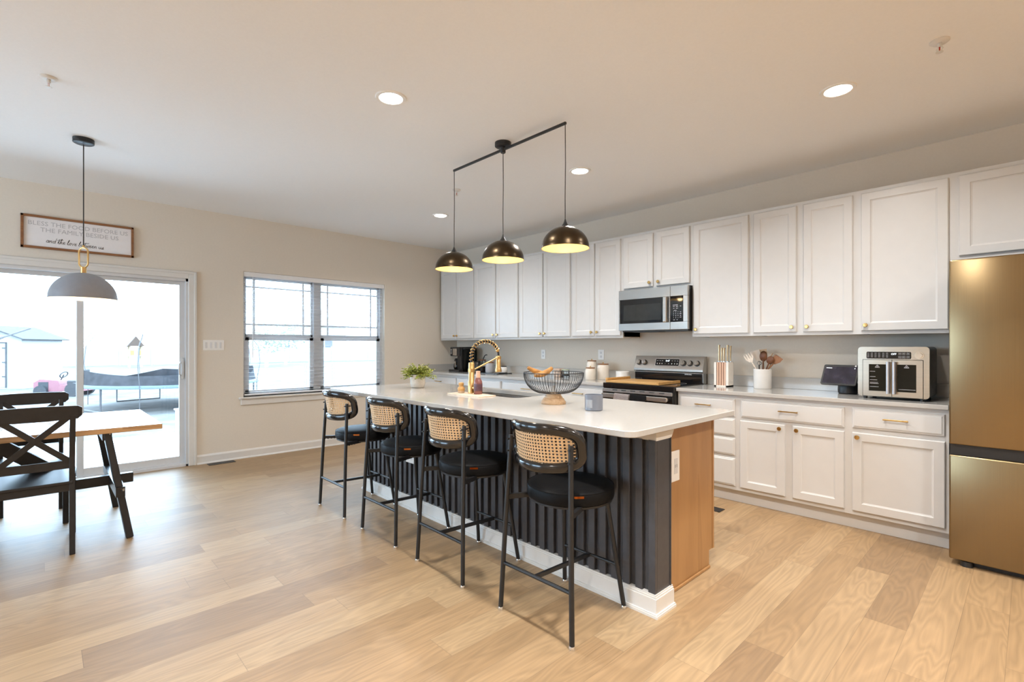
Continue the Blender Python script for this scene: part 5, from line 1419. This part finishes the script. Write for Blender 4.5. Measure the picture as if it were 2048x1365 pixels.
for (xx, yy, r_) in ((-.5, -.36, .20), (-.5, .36, .20), (.5, -.38, .24), (.5, .38, .24)):
    rb('wheel', MB().cyl((xx, yy - .07, r_), (xx, yy + .07, r_), r_, seg=20), TOYD)
# swing set far away
pf = thing('playhouse', (-46, .95, G), 'small wooden playhouse with a peaked brown roof far across the yard', 'playhouse')
PW_ = mat('pale_play_wood', (.42, .33, .22), .7, noise=.08)
m = MB()
for xx in (-46.4, -45.6):
    for yy in (.55, 1.35): m.box(xx - .05, xx + .05, yy - .05, yy + .05, G, 1.32)
m.box(-46.5, -45.5, .5, 1.4, .45, .52)
m.build('tower', PW_, pf)
MB().prism([(-46.6, 0.35, 1.30), (-46.6, 1.55, 1.30), (-46.6, .95, 2.15)], (1.2, 0, 0)).build('roof', mat('brown_roof', (.075, .048, .035), .8), pf)
m = MB()
for yy in (.58, 1.05): m.box(-45.58, -45.52, yy, yy + .25, .55, .95)
m.build('yellow_panel', mat('yellow_panel', (.30, .22, .06), .6), pf)
m = MB().box(-46.06, -45.94, -2.5, .55, 1.25, 1.35)
for q in (-.6, .6): m.obox((-46 + q, -2.5, G), (-46, -2.5, 1.3), .08, .08)
m.build('swing_beam', PW_, pf)
# white vinyl fence beyond the yard
for k, (y0, y1) in enumerate(((-14, -4.5), (-4.4, 6), (6.1, 18), (18.1, 34))):
    fn = thing('vinyl_fence', (-52, (y0 + y1) / 2, G), ['white vinyl fence section behind the shed', 'white vinyl fence section behind the trampoline', 'white vinyl fence section seen through the left half of the window', 'white vinyl fence section seen through the right half of the window'][k], 'fence', 'white vinyl fence across the yard')
    MB().box(-52.03, -51.97, y0, y1, G + .05, 1.15).build('panel', SIDING, fn)
    m = MB(); yy = y0
    while yy <= y1: m.box(-52.08, -51.92, yy, yy + .14, G, 1.30); yy += 2.4
    m.build('posts', SIDING, fn)
# pale house beyond and trees
hs = thing('neighbour_house', (-64, 22, G), 'pale house with a grey roof far beyond the fence', 'house')
MB().box(-68, -62, 17, 27, G, 4.2).build('walls', SIDING, hs)
MB().prism([(-61.6, 16.5, 4.2), (-61.6, 27.5, 4.2), (-61.6, 22, 7.0)], (-6.8, 0, 0)).build('roof', mat('pale_roof', (.5, .5, .52), .9), hs)
m = MB()
for yy in (19, 24):
    for zz in (1.0,): m.box(-62.0, -61.95, yy, yy + 1.0, zz, zz + 1.3)
m.build('window', mat('far_window', (.10, .10, .11), .3), hs)
rnd = random.Random(11)
def tree(x, y, h, r, label):
    t = thing('yard_tree', (x, y, G), label, 'tree', 'pale trees beyond the yard')
    m = MB().tube([(x, y, G), (x + .1, y, G + h * .4), (x, y + .1, G + h * .8)], [.16, .12, .05], 7)
    for k in range(7):
        a = rnd.uniform(0, 6.28); z = G + h * rnd.uniform(.35, .7)
        m.tube([(x, y, z), (x + r * .6 * cos(a), y + r * .6 * sin(a), z + h * .22)], [.05, .02], 5)
    m.build('trunk', BARK, t)
    b = bmesh.new()
    for k in range(650):
        d = Vec((rnd.gauss(0, 1), rnd.gauss(0, 1), rnd.gauss(0, 1))).normalized() * (rnd.random() ** .4)
        p = Vec((x + d.x * r, y + d.y * r, G + h * .66 + d.z * h * .36))
        leaf(b, p, Vec((rnd.uniform(-1, 1), rnd.uniform(-1, 1), rnd.uniform(-1, 1))), rnd.uniform(.18, .34), Vec((rnd.uniform(-1, 1), rnd.uniform(-1, 1), 1)))
    MB().add(b).build('crown', PALELEAF, t)
tree(-40, 9.5, 3.6, 1.6, 'low pale green tree seen through the lower left of the window')
tree(-44, 12.5, 4.4, 1.8, 'taller pale green tree right of the low one, through the window')
